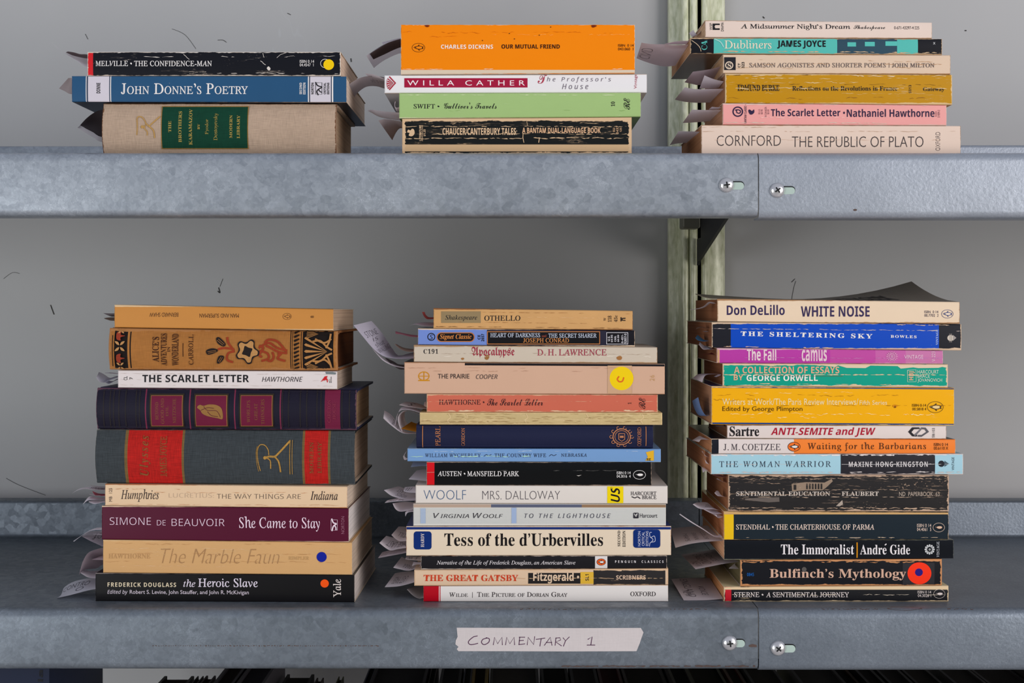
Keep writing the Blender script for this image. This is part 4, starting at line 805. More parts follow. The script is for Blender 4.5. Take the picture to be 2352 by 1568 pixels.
  ('T', TT, (206, 66, 34), 'THE GREAT GATSBY', 'CX', (380, 939, 1110, 989)), ('R', 'name_box', (34, 30, 30), (1187, 925, 1590, 1008)), ('T', AU, (224, 194, 164), 'Fitzgerald •', 'SX', (1225, 921, 1580, 1006)), ('R', 'number_box', (226, 178, 56), (1590, 918, 1691, 1009)), ('T', NU, INK, 'SL1', 'SB', (1627, 935, 1655, 985), 90), ('T', PU, (214, 182, 156), 'SCRIBNERS', 'SX', (1865, 943, 2094, 976)),
  *cracks((220, 180, 140), 966, 1190, 2240, 5, .9, 151, 1.5), *cracks((190, 146, 106), 966, 390, 1180, 2, .6, 152, 1.5), *cracks((226, 192, 156), 905, 310, 2260, 6, .7, 153, 2), *cracks((60, 50, 44), 1002, 1700, 2240, 4, .4, 154, 2)]),
Book(Z7, 378, 2267, (1030, 1022), (1148, 1138), 'white paperback with a dark red end band, lowest of its stack on the lower shelf',
  color=(230, 222, 216), bands=[(378, 497, (184, 10, 30)), (503, 510, (184, 10, 30))], edge=.0001, amp=.0002, crease=.05, page=(224, 210, 196), W=.130, rough=.24, tone=.03, art=[
  ('T', AU, (62, 54, 56), 'Wilde', 'CM', (577, 1076, 721, 1110), {'sc': 1}), ('L', TT, (62, 54, 56), [(757, 1073), (757, 1117)], 3), ('T', TT, (62, 54, 56), 'The Picture of Dorian Gray', 'CM', (793, 1072, 1489, 1110), {'sc': 1}), ('T', PU, (62, 54, 56), 'OXFORD', 'CM', (1975, 1069, 2171, 1104))]),
]
F_ = [
Book(Z8, 303, 2230, (193, 218), (372, 388), 'cream paperback with bold navy title and curling front cover, topmost on the blue paperback',
  color=(236, 210, 180), edge=.0005, amp=.0005, crease=.1, scuff=.02, wear=(180, 136, 96), page=(151, 100, 68), W=.127, top=(140, 128, 114), art=[
  ('T', AU, (56, 44, 84), 'Don DeLillo', 'SB', (378, 242, 838, 323)), ('T', TT, (56, 44, 84), 'WHITE NOISE', 'SB', (967, 252, 1513, 336)), *isbn('ISBN  0 14', '00.7702  2', (1948, 287, 2058, 308), (1948, 314, 2060, 336), (70, 60, 80)), *bird((40, 60, 120), (236, 214, 190), (2130, 314), 46, 33, w=3)]),
Book(Z8, 258, 2248, (380, 398), (577, 603), 'bright blue paperback with black ends and spaced white capitals, above the magenta one',
  color=(28, 28, 36), bands=[(408, 2068, (6, 72, 186))], edge=.0007, amp=.0006, crease=.16, scuff=.05, wear=(220, 190, 160), page=(146, 97, 68), W=.138, rough=.35, yaw=.8, art=[
  ('T', TT, BRIGHT, 'THE SHELTERING SKY', 'CX', (487, 451, 1536, 488), {'space': 1.35, 'slope': .021}), ('T', AU, BRIGHT, 'BOWLES', 'CX', (1682, 481, 1888, 503), {'space': 1.3, 'slope': .02}), ('T', PU, (180, 200, 236), 'VINTAGE', 'CB', (2043, 437, 2061, 560), 90), ('E', EM, (214, 200, 184), (2160, 505, 26, 24)), ('P', EM, (160, 150, 144), [(2178, 480), (2206, 504), (2178, 528)]), *[('R', EM, (160, 150, 144), (2150+k*6, 470, 2152+k*6, 540)) for k in range(4)],
  *cracks((210, 190, 180), 430, 270, 2240, 3.5, .75, 161, 2, .009), *cracks((220, 190, 160), 386, 262, 2240, 5, .5, 162, 2, .009), *cracks((226, 190, 160), 570, 262, 2240, 4, .25, 163, 2, .014)]),
Book(Z8, 300, 2097, (583, 606), (697, 709), 'thin magenta paperback with faded right end, under the bright blue paperback',
  color=(186, 58, 160), bands=[(300, 322, (206, 160, 120)), (1200, 1560, (194, 74, 158)), (1560, 1800, (200, 96, 164)), (1800, 2097, (202, 118, 166))], edge=.0004, amp=.0005, crease=.15, scuff=.04, wear=(226, 180, 190), page=(146, 97, 70), W=.112, art=[
  ('T', TT, (236, 208, 212), 'The Fall', 'SX', (538, 584, 771, 684)), ('T', AU, (232, 196, 206), 'camus', 'SX', (973, 598, 1173, 690)), ('T', PU, (236, 200, 214), 'VINTAGE', 'SM', (1788, 639, 1938, 672)), ('T', NU, (232, 196, 210), 'V-223', 'S', (2005, 612, 2034, 692), 90), ('O', EM, (226, 180, 200), (1690, 652, 22, 22, 4)), ('T', EM, (226, 180, 200), 'H', 'CB', (1680, 640, 1700, 664)), *[('L', EM, (226, 180, 200), [(1690+30*math.cos(k*math.pi/8), 652+28*math.sin(k*math.pi/8)), (1690+46*math.cos(k*math.pi/8), 652+40*math.sin(k*math.pi/8))], 4) for k in range(16)],
  *cracks((206, 130, 190), 662, 320, 2090, 3, .8, 171, 1.2, .002)]),
Book(Z8, 346, 2136, (710, 714), (878, 890), 'sea green paperback with two-line capitals and torn cream edges, under the thin magenta paperback',
  color=(0, 158, 132), edge=.0012, amp=.0009, crease=.18, scuff=.02, wear=(230, 198, 162), page=(136, 90, 61), W=.108, art=[
  ('P', 'torn_edge', (226, 202, 172), [(1075, 716), (1240, 735), (1262, 722), (1330, 742), (1480, 744), (1520, 724), (1735, 728), (1760, 748), (1860, 738), (1900, 744), (2060, 742), (2090, 734), (2130, 742), (2134, 715)]),
  ('T', TT, (226, 172, 136), 'A COLLECTION OF ESSAYS', 'SB', (435, 732, 1272, 786)), ('T', TT, (226, 172, 136), 'BY', 'SB', (433, 797, 508, 840)), ('T', AU, (240, 234, 222), 'GEORGE ORWELL', 'SB', (535, 797, 1101, 846)), ('L', EM, (206, 216, 190), [(1813, 761), (1880, 757), (1882, 851), (1814, 853), (1813, 761)], 4), ('T', EM, (226, 172, 136), 'HBJ', 'SX', (1824, 770, 1870, 840), 90), *[('T', PU, (214, 226, 204), s, 'SM', bx) for s, bx in (('HARCOURT', (1893, 759, 2061, 788)), ('BRACE', (1893, 794, 1990, 820)), ('JOVANOVICH', (1893, 826, 2087, 860)))], ('L', 'crack', (110, 84, 50), [(600, 803), (900, 806), (1300, 808)], 2.5),
  *cracks((226, 196, 156), 797, 352, 2130, 6, .95, 181, 1.5), *cracks((226, 196, 156), 868, 352, 2120, 6, .5, 182, 1.5, .006)]),
Book(Z8, 258, 2186, (893, 908), (1186, 1196), 'thick golden yellow paperback with creased spine and blue cover edges, under the sea green paperback',
  color=(246, 176, 16), edge=.0004, amp=.0005, crease=.32, scuff=.07, wear=(246, 206, 130), page=(180, 134, 102), W=.128, top=(16, 62, 130), bot=(16, 62, 130), rough=.25, art=[
  ('P', 'cover_fold', (16, 62, 130), [(262, 890), (2184, 905), (2184, 913), (262, 900)]), ('P', 'cover_fold', (16, 62, 130), [(262, 1176), (2184, 1187), (2184, 1197), (262, 1188)]),
  ('T', TT, (246, 224, 170), 'Writers at Work/The Paris Review Interviews/', 'S', (343, 985, 1423, 1036)), ('T', TT, (246, 224, 170), 'Fifth Series', 'S', (1432, 1000, 1651, 1035)), ('T', 'editor_lettering', (84, 54, 14), 'Edited by George Plimpton', 'S', (343, 1048, 979, 1096)), *isbn('ISBN 0 14', '00.5818 4', (1850, 1028, 1962, 1050), (1852, 1058, 1962, 1080), (84, 54, 14)), *bird((74, 54, 30), (240, 206, 140), (2034, 1054), 63, 44, w=3),
  ('E', 'stain', (90, 50, 20), (1714, 1052, 9, 8)), ('E', 'stain', (220, 140, 20), (1714, 1044, 20, 10)),
  *cracks((150, 100, 16), 960, 300, 2170, 2.2, .6, 191, 5), *cracks((255, 224, 150), 940, 280, 1500, 3, .4, 192, 5), *cracks((150, 100, 16), 1040, 800, 2170, 2, .5, 193, 4), *cracks((255, 228, 160), 1110, 270, 2170, 4, .7, 194, 6), *cracks((255, 228, 160), 1140, 270, 1500, 3, .5, 195, 6), *cracks((160, 110, 20), 990, 270, 700, 2.5, .7, 196, 8)]),
Book(Z9, 464, 2133, (56, 62), (150, 158), 'thin white paperback with chunky black and red lettering, under the thick golden yellow paperback',
  color=(228, 212, 204), edge=.0003, amp=.0004, crease=.06, wear=(176, 136, 106), page=(134, 90, 63), W=.104, art=[
  ('T', AU, (34, 30, 32), 'Sartre', 'CX', (483, 62, 708, 138)), ('T', TT, (176, 22, 48), 'ANTI-SEMITE and JEW', 'SBI', (797, 70, 1594, 143)), ('P', EM, (40, 36, 40), [(1840, 104), (1872, 70), (1926, 70), (1932, 82), (1886, 84), (1866, 106), (1886, 126), (1912, 127), (1906, 140), (1872, 138)]), ('P', EM, (92, 88, 92), [(1910, 140), (1944, 142), (2000, 104), (1975, 72), (1940, 70), (1946, 84), (1966, 86), (1978, 104), (1944, 127), (1918, 127)]), ('P', EM, (120, 114, 118), [(1886, 126), (1932, 82), (1940, 70), (1946, 84), (1904, 128), (1890, 138)]), ('T', NU, (60, 54, 58), 'SB102', 'S', (2025, 74, 2043, 148), 90)]),
Book(Z9, 345, 2207, (158, 163), (266, 271), 'half white, half orange paperback with a black end and an orange oval bird mark',
  color=(246, 132, 52), bands=[(345, 398, (26, 28, 38)), (398, 972, (226, 212, 206))], edge=.0002, amp=.0003, crease=.06, page=(192, 134, 95), W=.130, top=(30, 32, 44), bot=(196, 150, 120), rough=.3, yaw=.8, art=[
  ('T', AU, (70, 62, 68), 'J. M. COETZEE', 'C', (435, 194, 869, 244)), *bird((36, 24, 20), (232, 222, 214), (972, 217), 47, 34, fill=(246, 116, 40), ring=(60, 30, 20), w=4), ('T', TT, (84, 44, 24), 'Waiting for the Barbarians', 'C', (1075, 184, 1980, 252), {'space': 1.15}), *isbn('ISBN 0 14', '00.6110 X', (2040, 190, 2148, 213), (2040, 218, 2150, 241), (66, 36, 20))]),
Book(Z9, 340, 2266, (274, 270), (421, 426), 'pale blue and black paperback with spaced capitals, under the white and orange paperback',
  color=(166, 206, 218), bands=[(1328, 2050, (40, 38, 44))], edge=.0006, amp=.0005, crease=.1, scuff=.03, wear=(230, 214, 206), page=(195, 136, 100), W=.136, rough=.33, yaw=.8, art=[
  ('T', TT, (54, 62, 76), 'THE WOMAN WARRIOR', 'C', (403, 326, 1254, 371), {'space': 1.35}), ('T', AU, (214, 206, 204), 'MAXINE HONG KINGSTON', 'SB', (1390, 331, 1993, 371), {'space': 1.25}), ('E', EM, (30, 34, 42), (2098, 348, 24, 24)), ('P', EM, (70, 90, 100), [(2122, 325), (2155, 348), (2122, 371)]), ('T', PU, (50, 62, 72), 'VINTAGE', 'SM', (2178, 299, 2196, 398), 90), ('L', 'crack', (196, 190, 190), [(1335, 351), (1600, 353), (1800, 352), (2040, 351)], 3),
  *cracks((210, 204, 200), 350, 345, 2250, 3, .6, 201, 1.5), *cracks((236, 226, 222), 284, 350, 2250, 7, .9, 202, 2, -.002), *cracks((200, 190, 186), 412, 350, 2250, 6, .6, 203, 2)]),
Book(Z9, 473, 2153, (432, 438), (702, 707), 'very worn thick black paperback with a faint house print, under the pale blue one',
  color=(34, 31, 31), edge=.0011, amp=.0012, crease=.45, scuff=.28, wear=(196, 164, 138), page=(161, 107, 73), W=.122, rough=.5, tone=.5, art=[
  ('P', 'house_print', (150, 128, 108), [(955, 500), (1060, 487), (1205, 490), (1260, 462), (1268, 480), (1215, 530), (1190, 548), (1060, 548), (958, 556)]), *[('R', 'house_print', (40, 36, 34), (1065+k*22, 498, 1078+k*22, 540)) for k in range(6)], ('R', 'house_print', (40, 36, 34), (970, 505, 990, 545)),
  ('T', TT, (196, 182, 170), 'SENTIMENTAL EDUCATION', 'CX', (533, 557, 1247, 591)), ('T', AU, (196, 182, 170), 'FLAUBERT', 'CX', (1335, 557, 1617, 591)), ('T', PU, (186, 168, 152), 'ND  PAPERBOOK  63', 'SM', (1772, 560, 2079, 592)), ('P', 'scuff_mark', (176, 160, 146), [(1292, 668), (1340, 622), (1345, 655), (1320, 670)]), ('P', 'scuff_mark#2', (100, 90, 84), [(600, 610), (860, 600), (862, 635), (780, 640), (600, 622)]),
  *cracks((196, 164, 138), 460, 480, 2140, 4, .8, 211, 4), *cracks((180, 150, 126), 492, 480, 1000, 3, .5, 212, 4), *cracks((190, 160, 134), 545, 1200, 2140, 3, .7, 213, 4), *cracks((206, 176, 150), 600, 480, 2140, 3.5, .7, 214, 2), *cracks((200, 168, 140), 578, 480, 1640, 2.5, .7, 217, 3), *cracks((196, 164, 138), 684, 480, 2140, 5, .8, 215, 4), *cracks((150, 124, 104), 520, 1280, 2140, 2.5, .5, 216, 4)]),
Book(Z9, 440, 2150, (713, 718), (914, 919), 'dark slate paperback with a yellow end band, under the very worn black paperback',
  color=(30, 40, 48), bands=[(440, 514, (236, 190, 28))], edge=.0003, amp=.0004, crease=.03, scuff=.03, page=(192, 126, 85), W=.127, rough=.24, bot=(176, 140, 90), top=(206, 160, 90), wear=(214, 176, 128), art=[
  ('R', 'cover_fold', (206, 164, 108), (441, 715, 2149, 732)), ('T', AU, (232, 208, 192), 'STENDHAL •', 'CM', (532, 808, 818, 847)), ('T', TT, (232, 208, 192), 'THE CHARTERHOUSE OF PARMA', 'CM', (832, 807, 1583, 848)), *isbn('ISBN 0 14', '04.4061  5', (1908, 803, 2017, 828), (1908, 833, 2017, 858), (220, 196, 180)), *bird((40, 36, 40), (220, 184, 156), (2074, 831), 44, 34, ring=(206, 180, 160), w=3),
  *cracks((200, 176, 150), 908, 520, 2140, 4, .4, 221, 1.5)]),
Book(Z9, 443, 2188, (940, 928), (1073, 1060), 'black paperback with heavy white lettering and a thin yellow divider, under the dark slate paperback',
  color=(20, 22, 28), edge=.0002, amp=.0003, crease=.02, scuff=.03, page=(230, 175, 136), W=.126, rough=.16, wear=(150, 150, 130), art=[
  ('T', TT, (232, 224, 224), 'The Immoralist', 'CB', (873, 960, 1430, 1037)), ('L', TT, (232, 150, 20), [(1453, 945), (1453, 1062)], 8), ('T', AU, (232, 224, 224), 'Andre Gide', 'CB', (1475, 962, 1855, 1037)), ('L', AU, (232, 224, 224), [(1664, 966), (1676, 956)], 8), ('O', EM, (206, 206, 206), (2004, 998, 22, 22, 5)), *[('E', EM, (206, 206, 206), (2004+32*math.cos(k*math.pi/6), 998+32*math.sin(k*math.pi/6), 7, 7)) for k in range(12)], ('E', EM, (150, 150, 150), (2004, 998, 9, 9)), ('T', PU, (206, 206, 210), 'VINTAGE', 'C', (2057, 938, 2078, 1056), 90)]),
Book(Z9, 565, 2100, (1084, 1078), (1279, 1268), 'worn black paperback with a blue dot inside a big round orange sticker',
  color=(22, 22, 28), edge=.0013, amp=.0008, crease=.06, scuff=.05, wear=(206, 142, 92), page=(112, 102, 73), W=.118, rough=.3, art=[
  ('R', 'clear_tape', (46, 44, 48), (1800, 1100, 2042, 1268)), ('T', TT, (214, 172, 148), 'Bulfinch’s Mythology', 'CB', (787, 1146, 1826, 1233)), ('T', NU, (20, 96, 176), '0845', 'SM', (615, 1176, 668, 1201)), ('E', 'round_sticker', (252, 54, 22), (1927, 1180, 91, 84), {'fresh': 1}), ('E', 'dot_sticker', (42, 20, 120), (1923, 1172, 30, 29), {'fresh': 1}),
  *cracks((206, 142, 92), 1094, 580, 1900, 6, .5, 241, 3), *cracks((206, 142, 92), 1270, 580, 1900, 5, .5, 242, 2), ('E', 'scuff_mark', (92, 86, 82), (1050, 1150, 18, 18))]),
Book(Z9, 440, 2150, (1283, 1279), (1390, 1390), 'thin black and cream paperback with a short red band, lowest under the orange-stickered one',
  color=(20, 20, 24), bands=[(450, 496, (196, 26, 42))], edge=.0009, amp=.0006, crease=.35, scuff=.1, wear=(228, 200, 160), page=(230, 165, 112), W=.108, top=(226, 206, 158), art=[
  ('R', 'spine_edge', (230, 200, 158), (441, 1280, 2149, 1304)), ('T', AU, (228, 214, 208), 'STERNE •', 'CM', (518, 1323, 740, 1361)), ('T', TT, (228, 214, 208), 'A SENTIMENTAL JOURNEY', 'CM', (760, 1323, 1391, 1362)), *isbn('ISBN 0 14', '04.3026 1', (1913, 1312, 2016, 1333), (1915, 1338, 2016, 1360), (220, 206, 200)), *bird((40, 36, 40), (220, 204, 196), (2078, 1336), 43, 34, ring=(180, 168, 160), w=3),
  *cracks((206, 190, 170), 1342, 500, 2130, 3, .75, 231, 3)]),
]
GU, GL = 'books stacked on the upper shelf', 'books stacked on the lower shelf'
def curl(u, v):  # the front cover of the topmost book lifts towards its far corner
    return (.004*max(0, -u)**1.5+.0015+.0175*max(0., (u+.25)/1.25)**2.2)*v**1.7*(1 if v > .02 else 0)
# ------------------------------------------------------------------ wall, shelves, upright
YB = .30            # front of the upstand at the back of each shelf
YL = -.025          # front face of the lips
ZU = P(0, 349, YL).z      # top of the upper shelf
ZL = P(0, 1382, 0).z      # top of the lower shelf

def wall_mat():
    mt, t, b, out = new_mat('painted_steel_panel'); N, K = t.nodes, t.links
    tc = N.new('ShaderNodeTexCoord')
    n = N.new('ShaderNodeTexNoise'); n.inputs['Scale'].default_value = 2.2; n.inputs['Detail'].default_value = 5; K.new(tc.outputs['Object'], n.inputs['Vector'])
    r = N.new('ShaderNodeValToRGB'); K.new(n.outputs[0], r.inputs[0])
    r.color_ramp.elements[0].position = .3; r.color_ramp.elements[0].color = lin((180, 179, 179)); r.color_ramp.elements[1].position = .75; r.color_ramp.elements[1].color = lin((194, 193, 192))
    # thin wandering scratches
    mp = N.new('ShaderNodeMapping'); K.new(tc.outputs['Object'], mp.inputs[0]); mp.inputs['Scale'].default_value = (16, 1, 5); mp.inputs['Rotation'].default_value = (0, .5, 0)
    n2 = N.new('ShaderNodeTexNoise'); n2.inputs['Scale'].default_value = 1; n2.inputs['Detail'].default_value = 3; K.new(mp.outputs[0], n2.inputs['Vector'])
    n3 = N.new('ShaderNodeTexNoise'); n3.inputs['Scale'].default_value = 5; K.new(tc.outputs['Object'], n3.inputs['Vector'])
    def m(op, a, b_, c=None):
        x = N.new('ShaderNodeMath'); x.operation = op; x.use_clamp = op in ('SUBTRACT', 'MULTIPLY_ADD') and c is not None
        for i, v in enumerate((a, b_, c)):
            if v is None: continue
            if isinstance(v, float): x.inputs[i].default_value = v
            else: K.new(v, x.inputs[i])
        return x.outputs[0]
    ln = m('MULTIPLY_ADD', m('ABSOLUTE', m('SUBTRACT', n2.outputs[0], .5), None), -160., 1.)
    x_ = N.new('ShaderNodeMath'); x_.operation = 'MULTIPLY_ADD'; x_.use_clamp = True; K.new(m('ABSOLUTE', m('SUBTRACT', n2.outputs[0], .5), None), x_.inputs[0]); x_.inputs[1].default_value = -260.; x_.inputs[2].default_value = 1.
    g_ = N.new('ShaderNodeMath'); g_.operation = 'MULTIPLY_ADD'; g_.use_clamp = True; K.new(n3.outputs[0], g_.inputs[0]); g_.inputs[1].default_value = 12.; g_.inputs[2].default_value = -7.6
    w = m('MULTIPLY', x_.outputs[0], g_.outputs[0]); w2 = m('MULTIPLY', w, .35)
    mx = N.new('ShaderNodeMix'); mx.data_type = 'RGBA'; K.new(w2, mx.inputs[0]); K.new(r.outputs[0], mx.inputs[6]); mx.inputs[7].default_value = lin((205, 208, 210))
    K.new(mx.outputs[2], b.inputs['Base Color']); b.inputs['Roughness'].default_value = .42; b.inputs['Specular IOR Level'].default_value = .35
    return mt
YW = .36
fv, ff = box((-1.6, -2.9, -.02), (1.6, YW+.02, 0))
tag(link('floor', fv, ff, flat_mat((190, 184, 180), .7)), 'pale grey concrete floor in front of the shelves', 'floor', kind='structure')
wv, wf = box((-1.6, YW, 0), (1.6, YW+.02, CZ+.9))
wall = link('wall_back', wv, wf, wall_mat()); tag(wall, 'grey painted steel panel behind the shelves', 'wall', kind='structure')
# hairs and dark nicks clinging to the panel
hv, hf = [], []
for pts, w in (([(1828, 645), (1823, 662), (1818, 690)], .9), ([(1818, 648), (1826, 640)], 1.4), ([(502, 660), (505, 672), (500, 668)], 2.2), ([(505, 658), (512, 640)], .8), ([(116, 700), (124, 722)], 2.2), ([(14, 1098), (40, 1112), (80, 1128), (105, 1137)], .9), ([(8, 640), (28, 626), (45, 628)], .7), ([(500, 92), (512, 92), (520, 97)], 1.1),
               ([(660, 30), (668, 34)], 1.2), ([(395, 66), (425, 80), (450, 112)], .7), ([(196, 78), (202, 90)], 1.), ([(806, 134), (807, 142)], 2.5), ([(2216, 70), (2220, 70)], 2.5), ([(1752, 38), (1756, 42)], 2.5), ([(2078, 690), (2095, 660)], .01)):
    v, f = stroke(spl(pts, 5), w); o_ = len(hv); hv += [P(x, y, YW-.0004) for x, y in v]; hf += [tuple(o_+q for q in t) for t in f]
hr = link('nick', hv, hf, flat_mat((70, 68, 66), .8), parent=wall)

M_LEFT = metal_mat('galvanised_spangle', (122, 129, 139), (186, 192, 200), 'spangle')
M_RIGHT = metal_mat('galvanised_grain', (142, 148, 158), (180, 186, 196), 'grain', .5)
M_LEFT_LOW = metal_mat('darker_galvanised_spangle', (90, 97, 105), (136, 144, 153), 'spangle', .46, .5)  # darker colours than the metal of the upper left shelf
M_RIGHT_LOW = metal_mat('darker_galvanised_grain', (98, 106, 116), (142, 150, 160), 'grain', .5)  # darker colours than the metal of the upper right shelf
M_SCREW = metal_mat('bright_screw', (196, 194, 196), (226, 224, 226), 'grain', .3, .7)
M_DARK = flat_mat((24, 26, 28), .7); M_SLOT = flat_mat((178, 196, 186), .5)
M_RUST = flat_mat((92, 74, 68), .8, name='rust')

def shelf_profile(zs, h, lip):
    r = .005
    p = [(YB+.022, zs+h)]+[(YB+.003*1+0.0, zs+h)]
    p += arc(YB+.003, zs+h-.003, .003, 90, 180, 3)[1:]
    p += [(YB, zs+.004)]+[(YB-.004+.004*math.cos(math.radians(a)), zs+.004+.004*math.sin(math.radians(a))) for a in (-30, -60, -90)]
    p += [(YL+.0075, zs)]+[(YL+.0075-.0075*math.sin(math.radians(a)), zs-.0075+.0075*math.cos(math.radians(a))) for a in (15, 30, 45, 60, 75, 90)]
    zb = zs-lip
    p += [(YL, zb+.006)]+[(YL+.006-.006*math.cos(math.radians(a)), zb+.006-.006*math.sin(math.radians(a))) for a in (22, 45, 67, 90)]
    p += [(YL+.022, zb)]
    return p
def add_dome(V, Fs, MI, c, r, h, mi):
    o_ = len(V); n = 20; rings = 6
    V.append((c.x, c.y-h, c.z))
    for k in range(1, rings+1):
        a = math.pi/2*k/rings
        for i in range(n): t = 2*math.pi*i/n; V.append((c.x+r*math.sin(a)*math.cos(t), c.y-h*math.cos(a), c.z+r*math.sin(a)*math.sin(t)))
    for i in range(n): Fs.append((o_, o_+1+i, o_+1+(i+1) % n)); MI.append(mi)
    for k in range(rings-1):
        a, b = o_+1+k*n, o_+1+(k+1)*n
        for i in range(n): Fs.append((a+i, b+i, b+(i+1) % n, a+(i+1) % n)); MI.append(mi)

def make_shelf(x0, x1, zs, h, lip, mat, label, screw, slot, ang, rust=()):
    root = empty('metal_shelf', (0, YB, zs)); tag(root, label, 'shelf', 'galvanised shelves')
    loop = sheet_loop(shelf_profile(zs, h, lip), .0012)
    v, f = extrude_x(loop, x0, x1)
    o = link('shelf_plate', v, f, mat, smooth=False); o.parent = root; o.matrix_parent_inverse = Matrix.Translation(root.location).inverted()
    try:
        o.data.shade_smooth_by_angle = None
    except Exception: pass
    for p in o.data.polygons: p.use_smooth = True
    sh = o.data
    bm = bmesh.new(); bm.from_mesh(sh); bmesh.ops.recalc_face_normals(bm, faces=bm.faces)
    for e in bm.edges:
        if len(e.link_faces) == 2 and e.calc_face_angle(0) > math.radians(40): e.smooth = False
    bm.to_mesh(sh); bm.free()
    def local(o_): o_.parent = root; o_.matrix_parent_inverse = Matrix.Translation(root.location).inverted(); return o_
    # the slot and its screw
    c = P(*screw, YL)
    rr = 17.5/F*(D0+YL)
    a, b = P(slot[0], slot[1], YL), P(slot[2], slot[3], YL)
    hz = (a.z-b.z)/2
    def stad(grow, dx, dz, y):
        pts = []
        cx0, cx1, cz = a.x+hz+dx, b.x-hz+dx, (a.z+b.z)/2+dz
        pts += [(cx1+(hz+grow)*math.cos(math.radians(t)), y, cz+(hz+grow)*math.sin(math.radians(t))) for t in range(-90, 91, 15)]
        pts += [(cx0+(hz+grow)*math.cos(math.radians(t)), y, cz+(hz+grow)*math.sin(math.radians(t))) for t in range(90, 271, 15)]
        return pts
    p1, p2 = stad(.00025, 0, 0, YL-.00010), stad(-.0002, .0002, -.0005, YL-.00016)
    local(link('slot', p1+p2, [tuple(range(len(p1)))[::-1], tuple(range(len(p1), len(p1)+len(p2)))[::-1]], [M_DARK, M_SLOT], [0, 1]))
    V, Fs, MI = [], [], []
    add_dome(V, Fs, MI, c+Vector((0, -.00005, 0)), rr, .0032, 0)
    sc = local(link('screw', V, Fs, M_SCREW, smooth=True))
    cv, cf = [], []
    for k in range(2):
        t = math.radians(ang+90*k); ux, uz = math.cos(t), math.sin(t); L_, w_ = rr*.42, rr*.095
        o_ = len(cv)
        N_ = 6
        for s in (-1, 1):
            for i in range(N_+1):
                q = -L_+2*L_*i/N_; rad = math.hypot(q, w_); y = c.y-.00005-.0032*math.sqrt(max(0, 1-(rad/rr)**2))-.00008-.00002*k
                cv.append((c.x+ux*q-uz*w_*s, y, c.z+uz*q+ux*w_*s))
        cf += [(o_+i, o_+i+1, o_+N_+1+i+1, o_+N_+1+i) for i in range(N_)]
    cr = link('cross_recess', cv, cf, M_DARK); cr.parent = sc
    if rust:
        rv, rf = [], []
        for pts in rust:
            o_ = len(rv); n = len(pts)
            up, dn = [], []
            for i, (x, y, w) in enumerate(pts): up.append((x, y-w/2)); dn.append((x, y+w/2))
            for x, y in up+dn:
                q = P(x, y, YL)
                # lie on the curved lip
                yy = YL
                if q.z > zs-.0075:
                    s_ = min(1., (q.z-(zs-.0075))/.0075); yy = YL+.0075*(1-math.sqrt(max(0, 1-s_*s_)))
                elif q.z < zs-lip+.006:
                    s_ = min(1., ((zs-lip+.006)-q.z)/.006); yy = YL+.006*(1-math.sqrt(max(0, 1-s_*s_)))
                rv.append((q.x, yy-.00012, q.z))
            rf += [(o_+i, o_+i+1, o_+n+i+1, o_+n+i) for i in range(n-1)]
        local(link('rust_streak', rv, rf, M_RUST))
    return root

def ragged(x0, x1, y, w, n, gap=.35):
    rnd = random.Random(int(x0*7+y)); out = []
    cur = []
    for i in range(n+1):
        x = x0+(x1-x0)*i/n
        if rnd.random() < gap and len(cur) > 1: out.append(cur); cur = []
        else: cur.append((x, y+rnd.uniform(-.8, .8), w*rnd.uniform(.2, 1.)))
    if len(cur) > 1: out.append(cur)
    return out
XS0, XS1 = P(1741, 0, YL).x, P(1743.6, 0, YL).x
hu = P(0, 335, YB).z-ZU; hL = P(0, 1150, YB).z-ZL
lip = lambda zs, py: zs-P(0, py, YL).z
make_shelf(-.9, XS0, ZU, hu, lip(ZU, 497), M_LEFT, 'wide galvanised steel upper shelf with mottled lip, screw beside its right end', (1668.5, 425), (1676, 416.5, 1709, 434.5), 8)
make_shelf(XS1, .9, ZU, hu+.001, lip(ZU, 502), M_RIGHT, 'galvanised steel upper shelf with fine-grained lip, beyond the joint of the upper shelves', (1785, 437), (1792, 428, 1826, 445), 35,
           rust=[[(1960, 482, 3), (1964, 482, 5), (1968, 482, 3)]])
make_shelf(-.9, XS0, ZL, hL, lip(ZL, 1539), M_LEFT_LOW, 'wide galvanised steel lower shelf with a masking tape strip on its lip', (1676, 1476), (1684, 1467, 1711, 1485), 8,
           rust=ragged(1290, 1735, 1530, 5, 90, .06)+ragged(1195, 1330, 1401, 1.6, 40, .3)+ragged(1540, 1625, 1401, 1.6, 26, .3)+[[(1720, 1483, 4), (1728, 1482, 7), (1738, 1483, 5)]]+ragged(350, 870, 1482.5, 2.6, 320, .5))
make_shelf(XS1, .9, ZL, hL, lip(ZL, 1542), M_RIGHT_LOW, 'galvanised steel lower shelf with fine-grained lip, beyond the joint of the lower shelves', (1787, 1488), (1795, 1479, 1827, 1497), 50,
           rust=ragged(1890, 2020, 1401, 1.4, 40, .3)+[[(2042, 1400, 1), (2055, 1400, 4), (2080, 1401, 6), (2105, 1400, 4), (2122, 1400, 1)]]+ragged(2180, 2240, 1401, 1.4, 16, .3))

